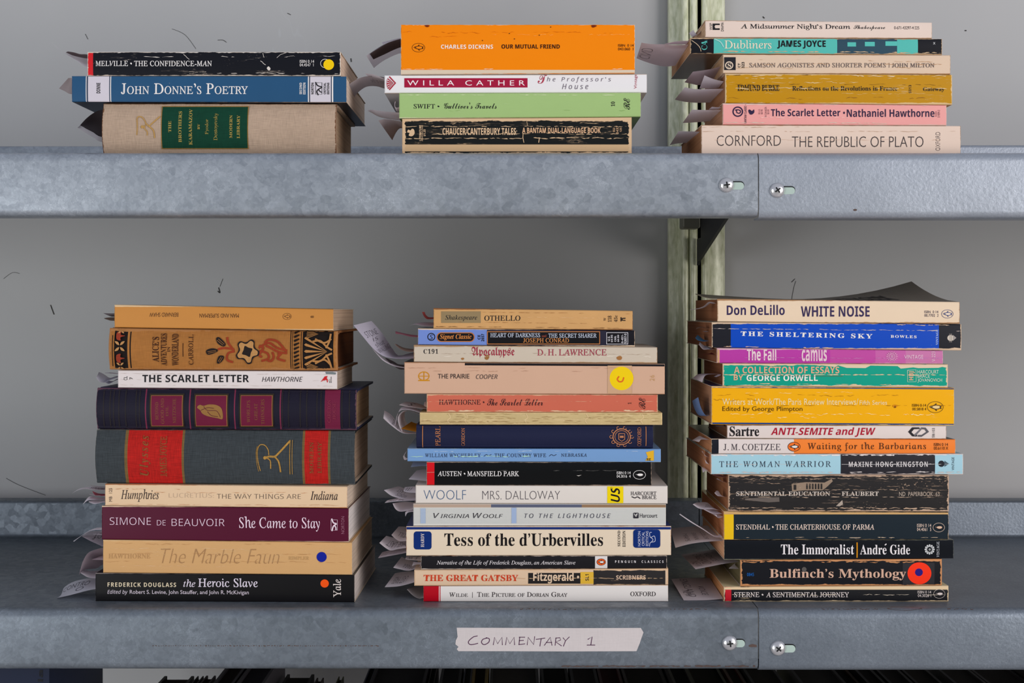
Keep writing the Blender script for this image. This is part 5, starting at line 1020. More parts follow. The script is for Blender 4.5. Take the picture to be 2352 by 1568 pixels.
# upright: two lipped channels back to back with a dark slot between them
def post_mat():
    mt, t, b, out = new_mat('galvanised_upright'); N, K = t.nodes, t.links
    tc = N.new('ShaderNodeTexCoord'); mp = N.new('ShaderNodeMapping'); K.new(tc.outputs['Object'], mp.inputs[0]); mp.inputs['Scale'].default_value = (300, 300, 90)
    n = N.new('ShaderNodeTexNoise'); n.inputs['Scale'].default_value = 1; n.inputs['Detail'].default_value = 5; K.new(mp.outputs[0], n.inputs['Vector'])
    r = N.new('ShaderNodeValToRGB'); K.new(n.outputs[0], r.inputs[0])
    r.color_ramp.elements[0].position = .3; r.color_ramp.elements[0].color = lin((196, 199, 160)); r.color_ramp.elements[1].position = .62; r.color_ramp.elements[1].color = lin((236, 236, 206))
    K.new(r.outputs[0], b.inputs['Base Color']); b.inputs['Metallic'].default_value = .05; b.inputs['Roughness'].default_value = .32
    return mt
PM = post_mat()
root = empty('upright_post', (P(1603, 0, .33).x, .33, CZ-.7)); tag(root, 'galvanised slotted upright post standing against the grey panel behind the shelves', 'post')
def channel(xs, name):
    """an outline in plan (x, y), front side, extruded upwards"""
    v = [(P(px, 0, y).x, y, z) for z in (CZ-.7, CZ+.7) for px, y in xs]
    n = len(xs); f = [(i, i+1, n+i+1, n+i) for i in range(n-1)]
    o = link(name, v, f, PM, smooth=True); o.parent = root; o.matrix_parent_inverse = Matrix.Translation(root.location).inverted()
    md = o.modifiers.new('sheet', 'SOLIDIFY'); md.thickness = .0012; md.offset = 0
    return o
channel([(1534, .357), (1536.5, .346), (1538, .3445), (1556, .3445), (1560, .3435), (1563.5, .339), (1566, .3325), (1570, .3300), (1577, .3300), (1580, .3315), (1581.5, .335), (1583, .3350), (1585.5, .3310), (1589, .3288), (1594, .3282), (1598, .3292), (1600.5, .332), (1601.3, .338), (1601.3, .357)], 'channel')
channel([(1611.5, .357), (1611.5, .338), (1612.5, .332), (1615, .3292), (1618, .3284), (1623, .3292), (1626, .333), (1628, .337), (1629.5, .3412), (1632, .3445), (1658, .3445), (1661, .3450), (1663.5, .348), (1664, .357)], 'channel')
sv, sf = box((P(1601, 0, .356).x, .3555, CZ-.7), (P(1613, 0, .356).x, .3575, CZ+.7))
o = link('slot_backing', sv, sf, flat_mat((10, 10, 10), .9)); o.parent = root; o.matrix_parent_inverse = Matrix.Translation(root.location).inverted()

# bracket under the joint of the two upper shelves
zb = P(0, 503, YL).z
bx = P(1605, 0, .318).x
def prism(pts, x0, x1):
    n = len(pts); v = [(x0, y, z) for y, z in pts]+[(x1, y, z) for y, z in pts]
    return v, [tuple(range(n))[::-1], tuple(range(n, 2*n))]+[(i, (i+1) % n, n+(i+1) % n, n+i) for i in range(n)]
yq = bx/((1669-CX)/F)-D0      # where the slope passes under the lip
zq = P(1669, 501, yq).z
z1 = P(1606, 600, .318).z
sl = (zq-z1)/(yq-.318)
ztop_b = ZU-.0035
br = empty('shelf_bracket', (bx, .318, z1)); tag(br, 'dark triangular bracket under the joint of the upper shelves', 'bracket')
pl = [(.325, ztop_b-.045), (.325, z1-.004), (.318, z1), (.02, z1+sl*(.02-.318) if z1+sl*(.02-.318) < ztop_b-.01 else ztop_b-.01), (.02, ztop_b), (.297, ztop_b), (.297, ztop_b-.045)]
v, f = prism(pl, bx-.001, bx+.002)
o = link('bracket_plate', v, f, flat_mat((34, 34, 38), .55)); o.parent = br; o.matrix_parent_inverse = Matrix.Translation(br.location).inverted()
a, b = P(1563, 490, .315), P(1604, 526, .315)
v, f = box((a.x, .3, b.z), (b.x, .325, ZU-.004))
o = link('bracket_tab', v, f, flat_mat((120, 118, 106), .5, .2)); o.parent = br; o.matrix_parent_inverse = Matrix.Translation(br.location).inverted()
md = o.modifiers.new('edge', 'BEVEL'); md.width = .002; md.segments = 2

# masking tape with handwriting
TAPE = [(1049, 1441), (1180, 1441.5), (1330, 1442), (1472, 1441.5), (1478, 1452), (1473, 1466), (1469, 1478), (1462, 1495), (1300, 1495.5), (1150, 1495), (1053, 1495), (1049, 1490), (1053, 1485), (1046, 1479), (1047, 1470), (1051, 1462)]
yt = YL-.0002
tp = [P(x, y, yt) for x, y in TAPE]; tb = [P(x, y, YL) for x, y in TAPE]; n = len(tp)
tape = link('masking_tape', tp+tb, [tuple(range(n))]+[(i, (i+1) % n, n+(i+1) % n, n+i) for i in range(n)], print_mat('crepe_tape', (206, 196, 194), weave=.12, rough=.8, tone=.12))
tag(tape, 'torn strip of pale masking tape with handwriting on the lip of the lower shelf', 'tape')
hv, hf = [], []
def pen(pts, w=1.7, smooth=False):
    v, f = stroke(spl(pts, 6) if smooth else pts, w); o_ = len(hv)
    hv.extend(P(x, y, yt-.00012) for x, y in v); hf.extend(tuple(o_+q for q in t) for t in f)
pen([(1097, 1460), (1088, 1462), (1078, 1470), (1076, 1476), (1082, 1480), (1098, 1477)], 1.9, True)
pen([(1118, 1465), (1109, 1468), (1106, 1475), (1112, 1480), (1122, 1475), (1124, 1467), (1116, 1464)], 1.9, True)
for x in (1133, 1161): pen([(x, 1481), (x+3, 1463), (x+10, 1478), (x+20, 1463), (x+21, 1481)])
pen([(1194, 1462), (1192, 1480)]); pen([(1192, 1463), (1206, 1463)]); pen([(1192, 1471), (1203, 1470)]); pen([(1191, 1480), (1206, 1478)])
pen([(1211, 1481), (1213, 1463), (1226, 1480), (1228, 1461)])
pen([(1231, 1468), (1252, 1465)]); pen([(1243, 1466), (1240, 1484)])
pen([(1250, 1482), (1264, 1463), (1268, 1482)]); pen([(1254, 1475), (1268, 1475)])
pen([(1275, 1482), (1277, 1464)]); pen([(1276, 1465), (1286, 1464), (1288, 1469), (1277, 1474), (1290, 1483)])
pen([(1293, 1464), (1299, 1471), (1308, 1462)]); pen([(1299, 1471), (1294, 1484)])
pen([(1350, 1468), (1360, 1462), (1357, 1481)], 2.); pen([(1348, 1481), (1367, 1481)], 1.8)
o = link('handwriting', hv, hf, flat_mat((86, 48, 78), .7), parent=tape)
bmm = bmesh.new(); bmm.from_mesh(o.data)
for f_ in bmm.faces:
    f_.normal_update()
    if f_.normal.y > 0: f_.normal_flip()
bmm.to_mesh(o.data); bmm.free()

# ------------------------------------------------------------------ the books
F_[0].lift = curl
for s_, z_, g_ in ((A, ZU, GU), (Bk, ZU, GU), (C, ZU, GU), (D, ZL, GL), (E_, ZL, GL), (F_, ZL, GL)): build_stack(s_, z_, g_)
# the title on the curled cover, read from the far side
b = F_[0]
for s, bx_, sty in (('WHITE', (.10, .50, .62, .72), 'SX'), ('NOISE', (.16, .30, .60, .46), 'SX')):
    v, f = text_geo(s, sty); v = fit(v, (0, 0, 1, 1), 180)
    vv = []
    for x, y in v:
        u = bx_[0]+x*(bx_[2]-bx_[0]); w = 1-(bx_[1]+y*(bx_[3]-bx_[1])); xx = u*b.hl
        vv.append((xx, w*b.W, b.ztop_f(xx)-b.Zc+curl(u, w)+.0005))
    o = link('cover_lettering', vv, f, flat_mat((52, 48, 48), .6), parent=b.root); o.location = (0, 0, b.Zc-b.zbot_f(0))

# ------------------------------------------------------------------ paper slips between the pages
PAPER = (244, 236, 242)
ZPA, ZPB, ZPC, ZPD, ZPE, ZPG, ZPF, ZPH, ZP0, ZPI = (100, 80, 5.6), (760, 80, 5.6), (1460, 40, 4.9), (120, 1100, 5.40625), (800, 690, 4.9), (840, 1020, 4.2378), (1530, 660, 4.48), (1520, 980, 3.825), (200, 680, 7.13), (1500, 1080, 7.127)
GS = 'paper slips between pages'
def slip(bk, zf, near, far, y0, y1, label, col=PAPER, writing=(), lo=None):
    """a strip of paper: its edge towards the viewer and its far edge, each from the book outwards"""
    sy0, sy1 = y0, y1
    def edge(pts, y):
        out = [P(*Z(zf, *p), y+bk.dy) for p in pts]
        r = out[0].copy(); r.x = max(bk.face_x-.0002, r.x) if r.x > bk.face_x-.0002 else bk.face_x-.0002
        zlo, zhi = bk.zbot_f(-bk.hl)+.0012, bk.ztop_f(-bk.hl)-.0012
        yaw = math.radians(bk.yaw)
        r.x = bk.face_x-.0003-y*math.sin(yaw)
        r.z = min(max(r.z, zlo), zhi)
        q = [r]
        for p in out:
            if p.x < r.x-.0015: q.append(p)
        if len(q) < 2: q.append(out[-1])
        if lo: 
            for p in q: p.z = max(p.z, lo+.0004)
        c = [Vector(t) for t in spl(q, 8)]
        # even spacing
        L_ = [0.]
        for a, b_ in zip(c, c[1:]): L_.append(L_[-1]+(b_-a).length)
        N_ = 16; res = []
        for i in range(N_+1):
            t = L_[-1]*i/N_; k = max(0, min(len(c)-2, next((j for j in range(len(L_)-1) if L_[j+1] >= t-1e-12), len(c)-2)))
            sgm = L_[k+1]-L_[k]; res.append(c[k].lerp(c[k+1], (t-L_[k])/sgm if sgm > 1e-12 else 0.))
        return res
    e0, e1 = edge(near, sy0), edge(far, sy1)
    M_ = 4; N_ = 16; V = []
    for j in range(M_+1):
        for i in range(N_+1): V.append(e0[i].lerp(e1[i], j/M_))
    Fs = [(j*(N_+1)+i, j*(N_+1)+i+1, (j+1)*(N_+1)+i+1, (j+1)*(N_+1)+i) for j in range(M_) for i in range(N_)]
    org = V[0].copy(); V = [v-org for v in V]
    o = link('paper_slip', V, Fs, paper_mat(col), smooth=True); o.location = org
    tag(o, label, 'bookmark', GS)
    camv = Vector((0, -D0, CZ))-org
    if writing:
        hv, hf = [], []
        for s, (s0, t0, s1, t1), rot in writing:
            v, f = text_geo(s, 'H'); v = fit(v, (0, 0, 1, 1), rot)
            o_ = len(hv)
            for x, y in v:
                u = min(max(s0+x*(s1-s0), 0), .999)*N_; w = min(max(t0+y*(t1-t0), 0), .999)
                i = int(u); p = e0[i].lerp(e0[i+1], u-i); q = e1[i].lerp(e1[i+1], u-i)
                c = p.lerp(q, w)-org
                nrm = (e0[i+1]-e0[i]).cross(q-p)
                if nrm.length > 1e-12: nrm.normalize()
                if nrm.dot(camv-c) < 0: nrm = -nrm
                hv.append(c+nrm*.00018)
            hf += [tuple(o_+q for q in t) for t in f]
        link('handwriting', hv, hf, flat_mat((150, 138, 146) if bk in C else (84, 78, 86), .8), parent=o)
    return o

slip(A[0], ZPA, [(552, 250), (470, 247), (390, 225), (312, 213)], [(552, 308), (470, 292), (380, 268), (285, 226)], .014, .040, 'dark curled slip above the pointed one at the black paperback with yellow dot', (120, 104, 104))  # dark colour stands in for shade on the slip's underside
slip(A[0], ZPA, [(552, 305), (470, 290), (380, 267), (265, 225), (170, 158), (100, 95)], [(552, 412), (450, 350), (340, 283), (262, 228), (175, 166), (106, 99)], .016, .05, 'long pale slip curling up to a point beside the black paperback with yellow dot')
slip(A[1], ZPA, [(365, 556), (340, 555), (318, 556)], [(362, 764), (280, 728), (198, 690)], .02, .055, 'short pale slip with a slanted end poking from the blue poetry paperback', (200, 184, 184))
slip(A[2], ZPA, [(755, 962), (650, 1000), (550, 1075), (470, 1162)], [(750, 1312), (650, 1265), (550, 1212), (474, 1166)], .02, .055, 'dark drooping slip from the beige cloth hardcover', (84, 76, 80))  # shadow on the underside is put into this paper's colour
slip(A[2], ZPA, [(750, 1314), (640, 1254), (540, 1203), (474, 1164), (440, 1190)], [(748, 1378), (640, 1318), (520, 1248), (470, 1213), (438, 1198)], .052, .058, 'thin pale edge of a folded slip below the dark one from the beige cloth hardcover')
slip(Bk[0], ZPB, [(898, 48), (800, 75), (650, 140), (500, 238), (455, 268)], [(898, 236), (800, 270), (680, 332), (600, 388), (553, 427)], .022, .075, 'broad pale slip hanging in an arc from the very thick orange paperback')
slip(Bk[0], ZPB, [(898, 52), (800, 80), (700, 120), (500, 244)], [(898, 160), (800, 198), (700, 246), (548, 316)], .018, .046, 'dark printed slip lying along the broad one from the very thick orange paperback', (86, 70, 70))  # extra dark sheet, paints the shaded underside of the broad slip
slip(Bk[0], ZPB, [(880, 42), (780, 66), (655, 96)], [(880, 50), (760, 90), (668, 124)], .03, .045, 'small pale slip above the arc at the very thick orange paperback')
slip(Bk[1], ZPB, [(692, 548), (600, 533), (490, 528), (370, 555), (270, 610), (205, 655)], [(692, 692), (600, 664), (500, 660), (430, 680), (350, 740), (303, 797)], .02, .06, 'long grey slip arching from the white paperback with the red name box', (206, 196, 200), [('minn or the', (.10, .2, .45, .6), 0)])
slip(Bk[1], ZPB, [(692, 540), (560, 512), (438, 496)], [(692, 575), (560, 548), (465, 524)], .014, .024, 'small pale slip on top of the arching one at the white paperback')
slip(Bk[2], ZPB, [(880, 926), (840, 935), (824, 905), (834, 855)], [(878, 985), (845, 985), (818, 920), (822, 860)], .012, .03, 'tiny curled slip standing up at the pale green paperback')
slip(Bk[2], ZPB, [(884, 1000), (700, 985), (600, 972), (518, 960), (472, 978)], [(890, 1102), (700, 1075), (600, 1045), (540, 1010), (490, 985)], .01, .04, 'flat pale slip tapering from the lower pages of the pale green paperback')
slip(Bk[3], ZPB, [(918, 1118), (800, 1095), (690, 1084), (610, 1102)], [(918, 1202), (880, 1206), (835, 1262), (790, 1356)], .008, .045, 'drooping grey slip with a pointed corner from the worn black paperback under the green one', (190, 176, 178))
slip(C[0], ZPC, [(775, 150), (720, 185), (690, 190), (650, 142)], [(770, 205), (690, 222), (640, 218), (600, 178)], .02, .045, 'small slip curled like a hook at the topmost thin cream paperback')
slip(C[1], ZPC, [(600, 304), (440, 312), (320, 302), (190, 300), (65, 284)], [(440, 542), (330, 552), (210, 530), (100, 495), (10, 460)], .008, .088, 'large pinkish slip with faint pencil writing jutting out from the teal paperback', (226, 206, 210), [('CIND', (.70, .25, .95, .85), 90)])
slip(C[1], ZPC, [(602, 244), (450, 270), (320, 300)], [(585, 300), (450, 303), (335, 304)], .006, .02, 'thin pale slip above the large pinkish one at the teal paperback', (226, 206, 210))
slip(C[2], ZPC, [(962, 547), (875, 575), (750, 597), (645, 610)], [(870, 712), (720, 760), (620, 745), (550, 730)], .01, .055, 'grey slip slanting down from the cream paperback with the black square mark', (206, 190, 198))
slip(C[3], ZPC, [(988, 720), (900, 700), (830, 676), (775, 651)], [(945, 795), (880, 800), (800, 800), (718, 800)], .008, .035, 'square pale slip tilted upwards at the ochre yellow paperback')
slip(C[3], ZPC, [(988, 802), (800, 806), (660, 806), (555, 785)], [(830, 957), (690, 960), (560, 950), (440, 925)], .008, .08, 'broad pale slip below the tilted one at the ochre yellow paperback')
slip(C[4], ZPC, [(978, 1041), (800, 1042), (635, 1037)], [(845, 1167), (700, 1178), (528, 1188)], .008, .07, 'grey slanted slip lying flat from the pink paperback')
slip(C[4], ZPC, [(976, 1010), (920, 1010), (858, 1006)], [(970, 1034), (900, 1036), (822, 1036)], .008, .022, 'short pale slip above the flat one at the pink paperback')
slip(C[5], ZPC, [(735, 1286), (620, 1282), (485, 1279)], [(548, 1412), (460, 1420), (383, 1437)], .008, .09, 'grey slip drooping from the thick cream paperback with tall capitals')
slip(D[0], ZP0, [(430, 280), (350, 280), (263, 277)], [(430, 336), (390, 333), (330, 310)], .02, .05, 'small grey pointed slip from the tan upside down paperback, the upper one', (170, 160, 164))
slip(D[0], ZP0, [(425, 345), (350, 348), (277, 360)], [(420, 402), (350, 390), (290, 372)], .03, .055, 'small stained pointed slip from the tan upside down paperback, the lower one', (150, 126, 112))
slip(D[2], ZP0, [(505, 1330), (370, 1378), (280, 1415), (200, 1398), (150, 1330)], [(505, 1303), (380, 1338), (300, 1292), (230, 1252), (195, 1240)], .012, .04, 'petal shaped white slip from the thin white paperback with the red arrow mark', (222, 218, 230))
slip(D[2], ZP0, [(505, 1365), (420, 1405), (350, 1437), (292, 1410)], [(505, 1352), (420, 1393), (340, 1375), (282, 1358)], .01, .03, 'small folded white slip below the petal shaped one', (222, 218, 230))
slip(D[2], ZP0, [(505, 1272), (400, 1266), (290, 1257)], [(505, 1260), (400, 1250), (300, 1252)], .015, .03, 'straight thin slip above the petal shaped one')
slip(D[5], ZPD, [(645, 140), (500, 132), (405, 122), (320, 137), (245, 178)], [(645, 108), (520, 97), (410, 100), (330, 122), (250, 174)], .012, .035, 'long pale slip bending down at its tip from the thin peach paperback', PAPER, [('notes', (.2, .2, .55, .8), 0)])
slip(D[5], ZPD, [(645, 114), (550, 100), (463, 79)], [(645, 88), (560, 84), (475, 76)], .02, .04, 'short pale slip at the top of the thin peach paperback')
slip(D[5], ZPD, [(640, 206), (560, 209), (520, 190), (498, 150)], [(640, 182), (575, 178), (530, 160), (500, 148)], .012, .03, 'pink and white folded slip in the middle of the thin peach paperback', (200, 110, 124))
slip(D[5], ZPD, [(640, 212), (560, 207), (457, 189)], [(640, 200), (560, 198), (462, 187)], .01, .02, 'thin straight slip below the pink one at the thin peach paperback')
slip(D[5], ZPD, [(638, 254), (480, 257), (430, 272), (375, 318)], [(638, 235), (540, 222), (460, 214), (379, 312)], .01, .035, 'drooping pale slip near the bottom of the thin peach paperback')
slip(D[5], ZPD, [(638, 290), (590, 298), (520, 308), (450, 284)], [(638, 262), (560, 262), (500, 262), (455, 272)], .008, .028, 'small crumpled slip lowest at the thin peach paperback')
slip(D[6], ZPD, [(592, 628), (480, 640), (380, 692), (268, 777)], [(592, 598), (520, 612), (440, 650), (262, 768)], .012, .03, 'thin slip bent downwards with a hooked tip from the maroon paperback')
slip(D[6], ZPD, [(632, 836), (600, 825), (480, 770), (368, 711)], [(600, 640), (500, 645), (420, 665), (375, 706)], .014, .05, 'shadow-grey slip with faint writing under the bent one at the maroon paperback', (196, 188, 196), [('ref', (.3, .2, .7, .8), 0)])  # grey paper colour carries the shadow on this slip
slip(D[6], ZPD, [(592, 686), (550, 686), (503, 683)], [(592, 678), (550, 679), (508, 680)], .01, .02, 'short straight slip between the two longer ones at the maroon paperback')
slip(D[7], ZPD, [(632, 850), (520, 880), (440, 920), (385, 1010), (355, 1100), (330, 1193)], [(632, 1060), (560, 1105), (480, 1115), (420, 1120), (375, 1138), (347, 1168)], .014, .05, 'large slip folded over downwards from the tan paperback with the blue dot', (176, 160, 168))
slip(D[7], ZPD, [(628, 1004), (560, 1001), (488, 998)], [(628, 944), (560, 968), (495, 994)], .008, .03, 'pinkish pointed slip in front of the folded one at the tan paperback', (222, 200, 208))
slip(D[8], ZPD, [(535, 1230), (450, 1222), (390, 1190), (352, 1165)], [(620, 1130), (500, 1142), (420, 1130), (380, 1128)], .012, .05, 'white crumpled slip resting on top of the black paperback with the orange dot')
slip(D[8], ZPD, [(528, 1365), (400, 1392), (220, 1440), (60, 1475)], [(528, 1228), (400, 1238), (260, 1275), (150, 1342), (70, 1455)], .01, .05, 'white leaf shaped slip with a handwritten note from the black paperback with the orange dot', (226, 222, 230), [('CONTRO', (.35, .48, .85, .80), 180), ('O', (.42, .18, .58, .42), 0)])
slip(E_[0], ZPE, [(955, 205), (890, 210), (850, 176), (830, 128)], [(955, 188), (905, 186), (872, 160), (860, 128)], .01, .035, 'curled red and cream slip from the streaky tan paperback', (196, 90, 86))
slip(E_[0], ZPE, [(955, 290), (850, 287), (750, 270), (678, 285)], [(955, 246), (850, 243), (760, 255), (688, 282)], .01, .04, 'lilac slip tapering to a point below the curled one at the streaky tan paperback')
slip(E_[1], ZPE, [(785, 412), (700, 407), (600, 382), (533, 374)], [(785, 392), (700, 382), (600, 362), (530, 344)], .01, .035, 'wine red and pale slip from the lilac and black paperback', (196, 120, 136))
slip(E_[2], ZPE, [(740, 575), (680, 576), (595, 552), (520, 492)], [(740, 545), (650, 536), (600, 520), (545, 490)], .02, .045, 'beige torn slip above the big handwritten one at the grey-cream paperback', (206, 188, 170))
slip(E_[2], ZPE, [(745, 650), (620, 657), (520, 652), (420, 635), (340, 592), (260, 520), (160, 400), (60, 278)], [(745, 580), (660, 600), (560, 618), (490, 530), (430, 440), (360, 340), (310, 282), (260, 230)], .012, .045, 'big lilac slip with handwriting curling up high from the grey-cream paperback', (216, 210, 226), [('STONE', (.76, .15, .86, .85), -90), ('is', (.68, .3, .75, .65), -90), ('shut', (.58, .2, .66, .8), -90), ('WALLING', (.48, .1, .56, .95), -90)])
slip(E_[3], ZPE, [(632, 762), (520, 740), (400, 682), (330, 612), (268, 538)], [(632, 745), (530, 722), (420, 662), (345, 605), (275, 540)], .008, .03, 'thin white slip following the underside of the big handwritten one')
slip(E_[3], ZPE, [(632, 776), (570, 772), (490, 720), (410, 645)], [(632, 722), (560, 715), (520, 690), (440, 650)], .02, .05, 'short dark slip tucked below the big handwritten one', (120, 112, 116))
slip(E_[4], ZPE, [(882, 1223), (700, 1200), (570, 1175)], [(882, 1190), (760, 1150), (640, 1137)], .01, .05, 'flat white slip with a scribble from the salmon red paperback', (226, 218, 222), [('s', (.55, .2, .75, .8), 0)])
slip(E_[4], ZPE, [(882, 1196), (868, 1195), (850, 1180)], [(882, 1150), (872, 1135), (858, 1145)], .01, .025, 'tiny slip sticking up at the salmon red paperback')
slip(E_[5], ZPE, [(880, 1250), (700, 1232), (600, 1232), (552, 1280), (525, 1405)], [(880, 1225), (740, 1205), (630, 1192), (575, 1230), (540, 1390)], .01, .035, 'white slip bent sharply down from the bare straw-coloured spine')
slip(E_[5], ZPE, [(810, 1291), (700, 1246), (620, 1242), (560, 1310), (570, 1400), (605, 1480)], [(810, 1280), (720, 1245), (645, 1245), (635, 1310), (650, 1360), (670, 1385)], .012, .05, 'white slip looping down behind the bent one at the bare straw-coloured spine')
slip(E_[6], ZPE, [(770, 1497), (660, 1499), (590, 1482), (480, 1402), (395, 1326)], [(770, 1482), (650, 1470), (570, 1400), (490, 1290), (405, 1236)], .01, .035, 'white torn slip curling up from the navy hardcover', (226, 218, 224), [('cold', (.55, .2, .85, .8), -90)])
slip(E_[6], ZPE, [(770, 1478), (700, 1465), (595, 1440)], [(770, 1382), (740, 1375), (710, 1362)], .015, .05, 'orange slip folded in front of the navy hardcover pages', (226, 150, 40))
slip(E_[7], ZPG, [(406, 156), (378, 152), (364, 118), (400, 52)], [(406, 135), (388, 128), (376, 100), (404, 56)], .008, .02, 'small curled white slip at the end of the sky blue paperback')
slip(E_[8], ZPG, [(600, 210), (520, 213), (438, 222)], [(600, 176), (540, 174), (460, 170)], .01, .045, 'bluish white slip at the top of the black paperback with the red end', (190, 200, 222))
slip(E_[8], ZPG, [(600, 358), (520, 351), (418, 340)], [(600, 246), (560, 244), (495, 255)], .01, .055, 'folded white slip in the middle of the black paperback with the red end')
slip(E_[9], ZPG, [(490, 472), (420, 469), (368, 456)], [(490, 410), (440, 411), (380, 416)], .008, .03, 'small folded slip uppermost at the off-white paperback', PAPER, [('ill', (.4, .2, .9, .8), 0)])
slip(E_[9], ZPG, [(490, 556), (400, 540), (300, 518), (240, 495), (177, 446)], [(490, 470), (400, 440), (325, 410), (260, 424)], .012, .06, 'white slip with handwriting fanning out from the off-white paperback', PAPER, [('LAST', (.45, .5, .72, .8), 0), ('WORDS', (.35, .15, .65, .45), 0)])
slip(E_[9], ZPG, [(490, 559), (300, 556), (184, 571)], [(490, 532), (330, 524), (210, 545)], .008, .03, 'narrow torn slip lowest at the off-white paperback', PAPER, [('an ms', (.4, .2, .9, .8), 0)])
slip(E_[10], ZPG, [(468, 632), (345, 655), (290, 630), (262, 575)], [(468, 565), (390, 558), (340, 562), (300, 568)], .012, .05, 'crumpled white slip folded into a cup at the pale striped paperback')
slip(E_[10], ZPG, [(464, 655), (410, 665), (386, 703)], [(464, 640), (420, 640), (384, 662)], .008, .02, 'small pointed slip below the crumpled one at the pale striped paperback')
slip(E_[11], ZPG, [(395, 940), (330, 942), (290, 920), (250, 882)], [(395, 803), (360, 800), (320, 800)], .02, .075, 'white slip with writing, upper of three at the thick cream paperback with blue panels', PAPER, [('STILL', (.1, .25, .7, .55), 0)])
slip(E_[11], ZPG, [(398, 1006), (310, 1020), (230, 1030), (133, 960)], [(398, 935), (300, 915), (200, 890)], .012, .055, 'white slip with writing, middle of three at the thick cream paperback with blue panels', PAPER, [('LAST', (.45, .2, .8, .7), 0), ('PHASE', (.05, .2, .4, .7), 0)])
slip(E_[11], ZPG, [(398, 1071), (290, 1076), (120, 1108)], [(398, 1008), (300, 1016), (160, 1050)], .008, .04, 'printed torn slip, lowest of three at the thick cream paperback with blue panels', (196, 184, 190), [('the dwelling and is', (.1, .55, .95, .8), 0), ('clever deed', (.4, .2, .95, .45), 0)])
slip(E_[12], ZPG, [(548, 1134), (460, 1129), (384, 1118)], [(548, 1094), (450, 1090), (395, 1089)], .01, .035, 'short white slip uppermost at the thin black paperback with white italic title', PAPER, [('s w', (.3, .2, .9, .8), 0)])
slip(E_[12], ZPG, [(548, 1213), (430, 1229), (330, 1215), (268, 1200)], [(548, 1150), (430, 1128), (350, 1094)], .012, .06, 'torn white slip with writing at the thin black paperback with white italic title', PAPER, [('LAST PARA', (.2, .2, .75, .6), 0)])
slip(E_[12], ZPG, [(548, 1171), (490, 1169), (450, 1186)], [(548, 1142), (510, 1145), (465, 1140)], .008, .025, 'small forked slip between the two others at the thin black paperback')
slip(E_[13], ZPG, [(478, 1365), (330, 1380), (184, 1390)], [(478, 1233), (370, 1240), (285, 1254)], .01, .06, 'wide white slip with a handwritten note from the cream paperback with red slab capitals', PAPER, [('LAST PASS', (.35, .2, .85, .65), 0)])
slip(E_[14], ZPG, [(562, 1522), (520, 1520), (460, 1472), (401, 1412)], [(562, 1385), (500, 1385), (425, 1396)], .01, .05, 'folded white slip with a pointed corner at the white paperback with the red end', (214, 208, 210), (), ZL)
slip(F_[0], ZPF, [(530, 162), (440, 148), (390, 190), (330, 214), (245, 229)], [(530, 168), (450, 164), (400, 203), (340, 220), (250, 232)], .008, .03, 'pale slip curling along the page edges of the topmost cream paperback')
slip(F_[1], ZPF, [(470, 424), (400, 420), (360, 412), (305, 430)], [(470, 416), (400, 412), (365, 405), (318, 408)], .012, .03, 'ragged dark slip at the bright blue paperback, uppermost', (140, 112, 96))
slip(F_[1], ZPF, [(450, 452), (410, 458), (375, 452)], [(450, 445), (415, 446), (385, 449)], .015, .03, 'tiny pale torn slip under the ragged one at the bright blue paperback')
slip(F_[1], ZPF, [(448, 548), (390, 556), (330, 545), (300, 520)], [(445, 540), (385, 536), (340, 500), (322, 488)], .014, .04, 'small bright blue and white slip at the bright blue paperback', (90, 150, 200))
slip(F_[2], ZPF, [(512, 640), (440, 637), (380, 637), (338, 588)], [(512, 628), (430, 600), (390, 596), (345, 560)], .01, .03, 'torn white slip above the thin magenta paperback pages')
slip(F_[2], ZPF, [(508, 690), (440, 688), (372, 690)], [(508, 668), (440, 680), (376, 686)], .008, .03, 'dark red slip in the thin magenta paperback', (120, 50, 46))
slip(F_[3], ZPF, [(578, 893), (430, 895), (388, 925), (373, 976)], [(578, 885), (420, 885), (330, 892), (274, 932)], .01, .05, 'white slip bent down in front of the sea green paperback pages', (226, 216, 226))
slip(F_[3], ZPF, [(578, 898), (540, 912), (515, 921)], [(578, 890), (530, 906), (490, 916)], .008, .02, 'tiny pale slip beside the bent one at the sea green paperback')
slip(F_[4], ZPF, [(462, 1310), (415, 1320), (380, 1280), (350, 1210), (330, 1128)], [(460, 1318), (400, 1331), (335, 1315), (293, 1250), (268, 1166)], .012, .045, 'light blue slip curling upwards at the golden yellow paperback', (120, 150, 204))
slip(F_[5], ZPF, [(618, 1434), (560, 1432), (508, 1426)], [(618, 1428), (560, 1426), (515, 1422)], .01, .02, 'tiny pale slip at the thin white paperback with red lettering')
slip(F_[6], ZPH, [(430, 113), (380, 111), (345, 112), (328, 133)], [(430, 92), (380, 84), (330, 80), (264, 119)], .01, .05, 'white slip drooping from the white and orange paperback')
slip(F_[7], ZPH, [(428, 267), (385, 252), (350, 216)], [(425, 255), (395, 226), (358, 211)], .01, .03, 'small white slip, upper of three at the pale blue and black paperback')
slip(F_[7], ZPH, [(426, 328), (395, 308), (367, 270)], [(426, 320), (402, 288), (372, 270)], .01, .025, 'small narrow slip, middle of three at the pale blue and black paperback')
slip(F_[7], ZPH, [(426, 400), (392, 384), (360, 402)], [(426, 385), (385, 342), (350, 350)], .01, .03, 'small bent slip, lowest of three at the pale blue and black paperback')
slip(F_[8], ZPH, [(580, 440), (520, 440), (446, 425)], [(580, 428), (510, 420), (450, 416)], .006, .03, 'red and white slip uppermost at the very worn black paperback', (190, 120, 116))
slip(F_[8], ZPH, [(570, 492), (530, 480), (478, 456)], [(568, 482), (535, 455), (490, 450)], .008, .03, 'small torn white slip under the red one at the very worn black paperback')
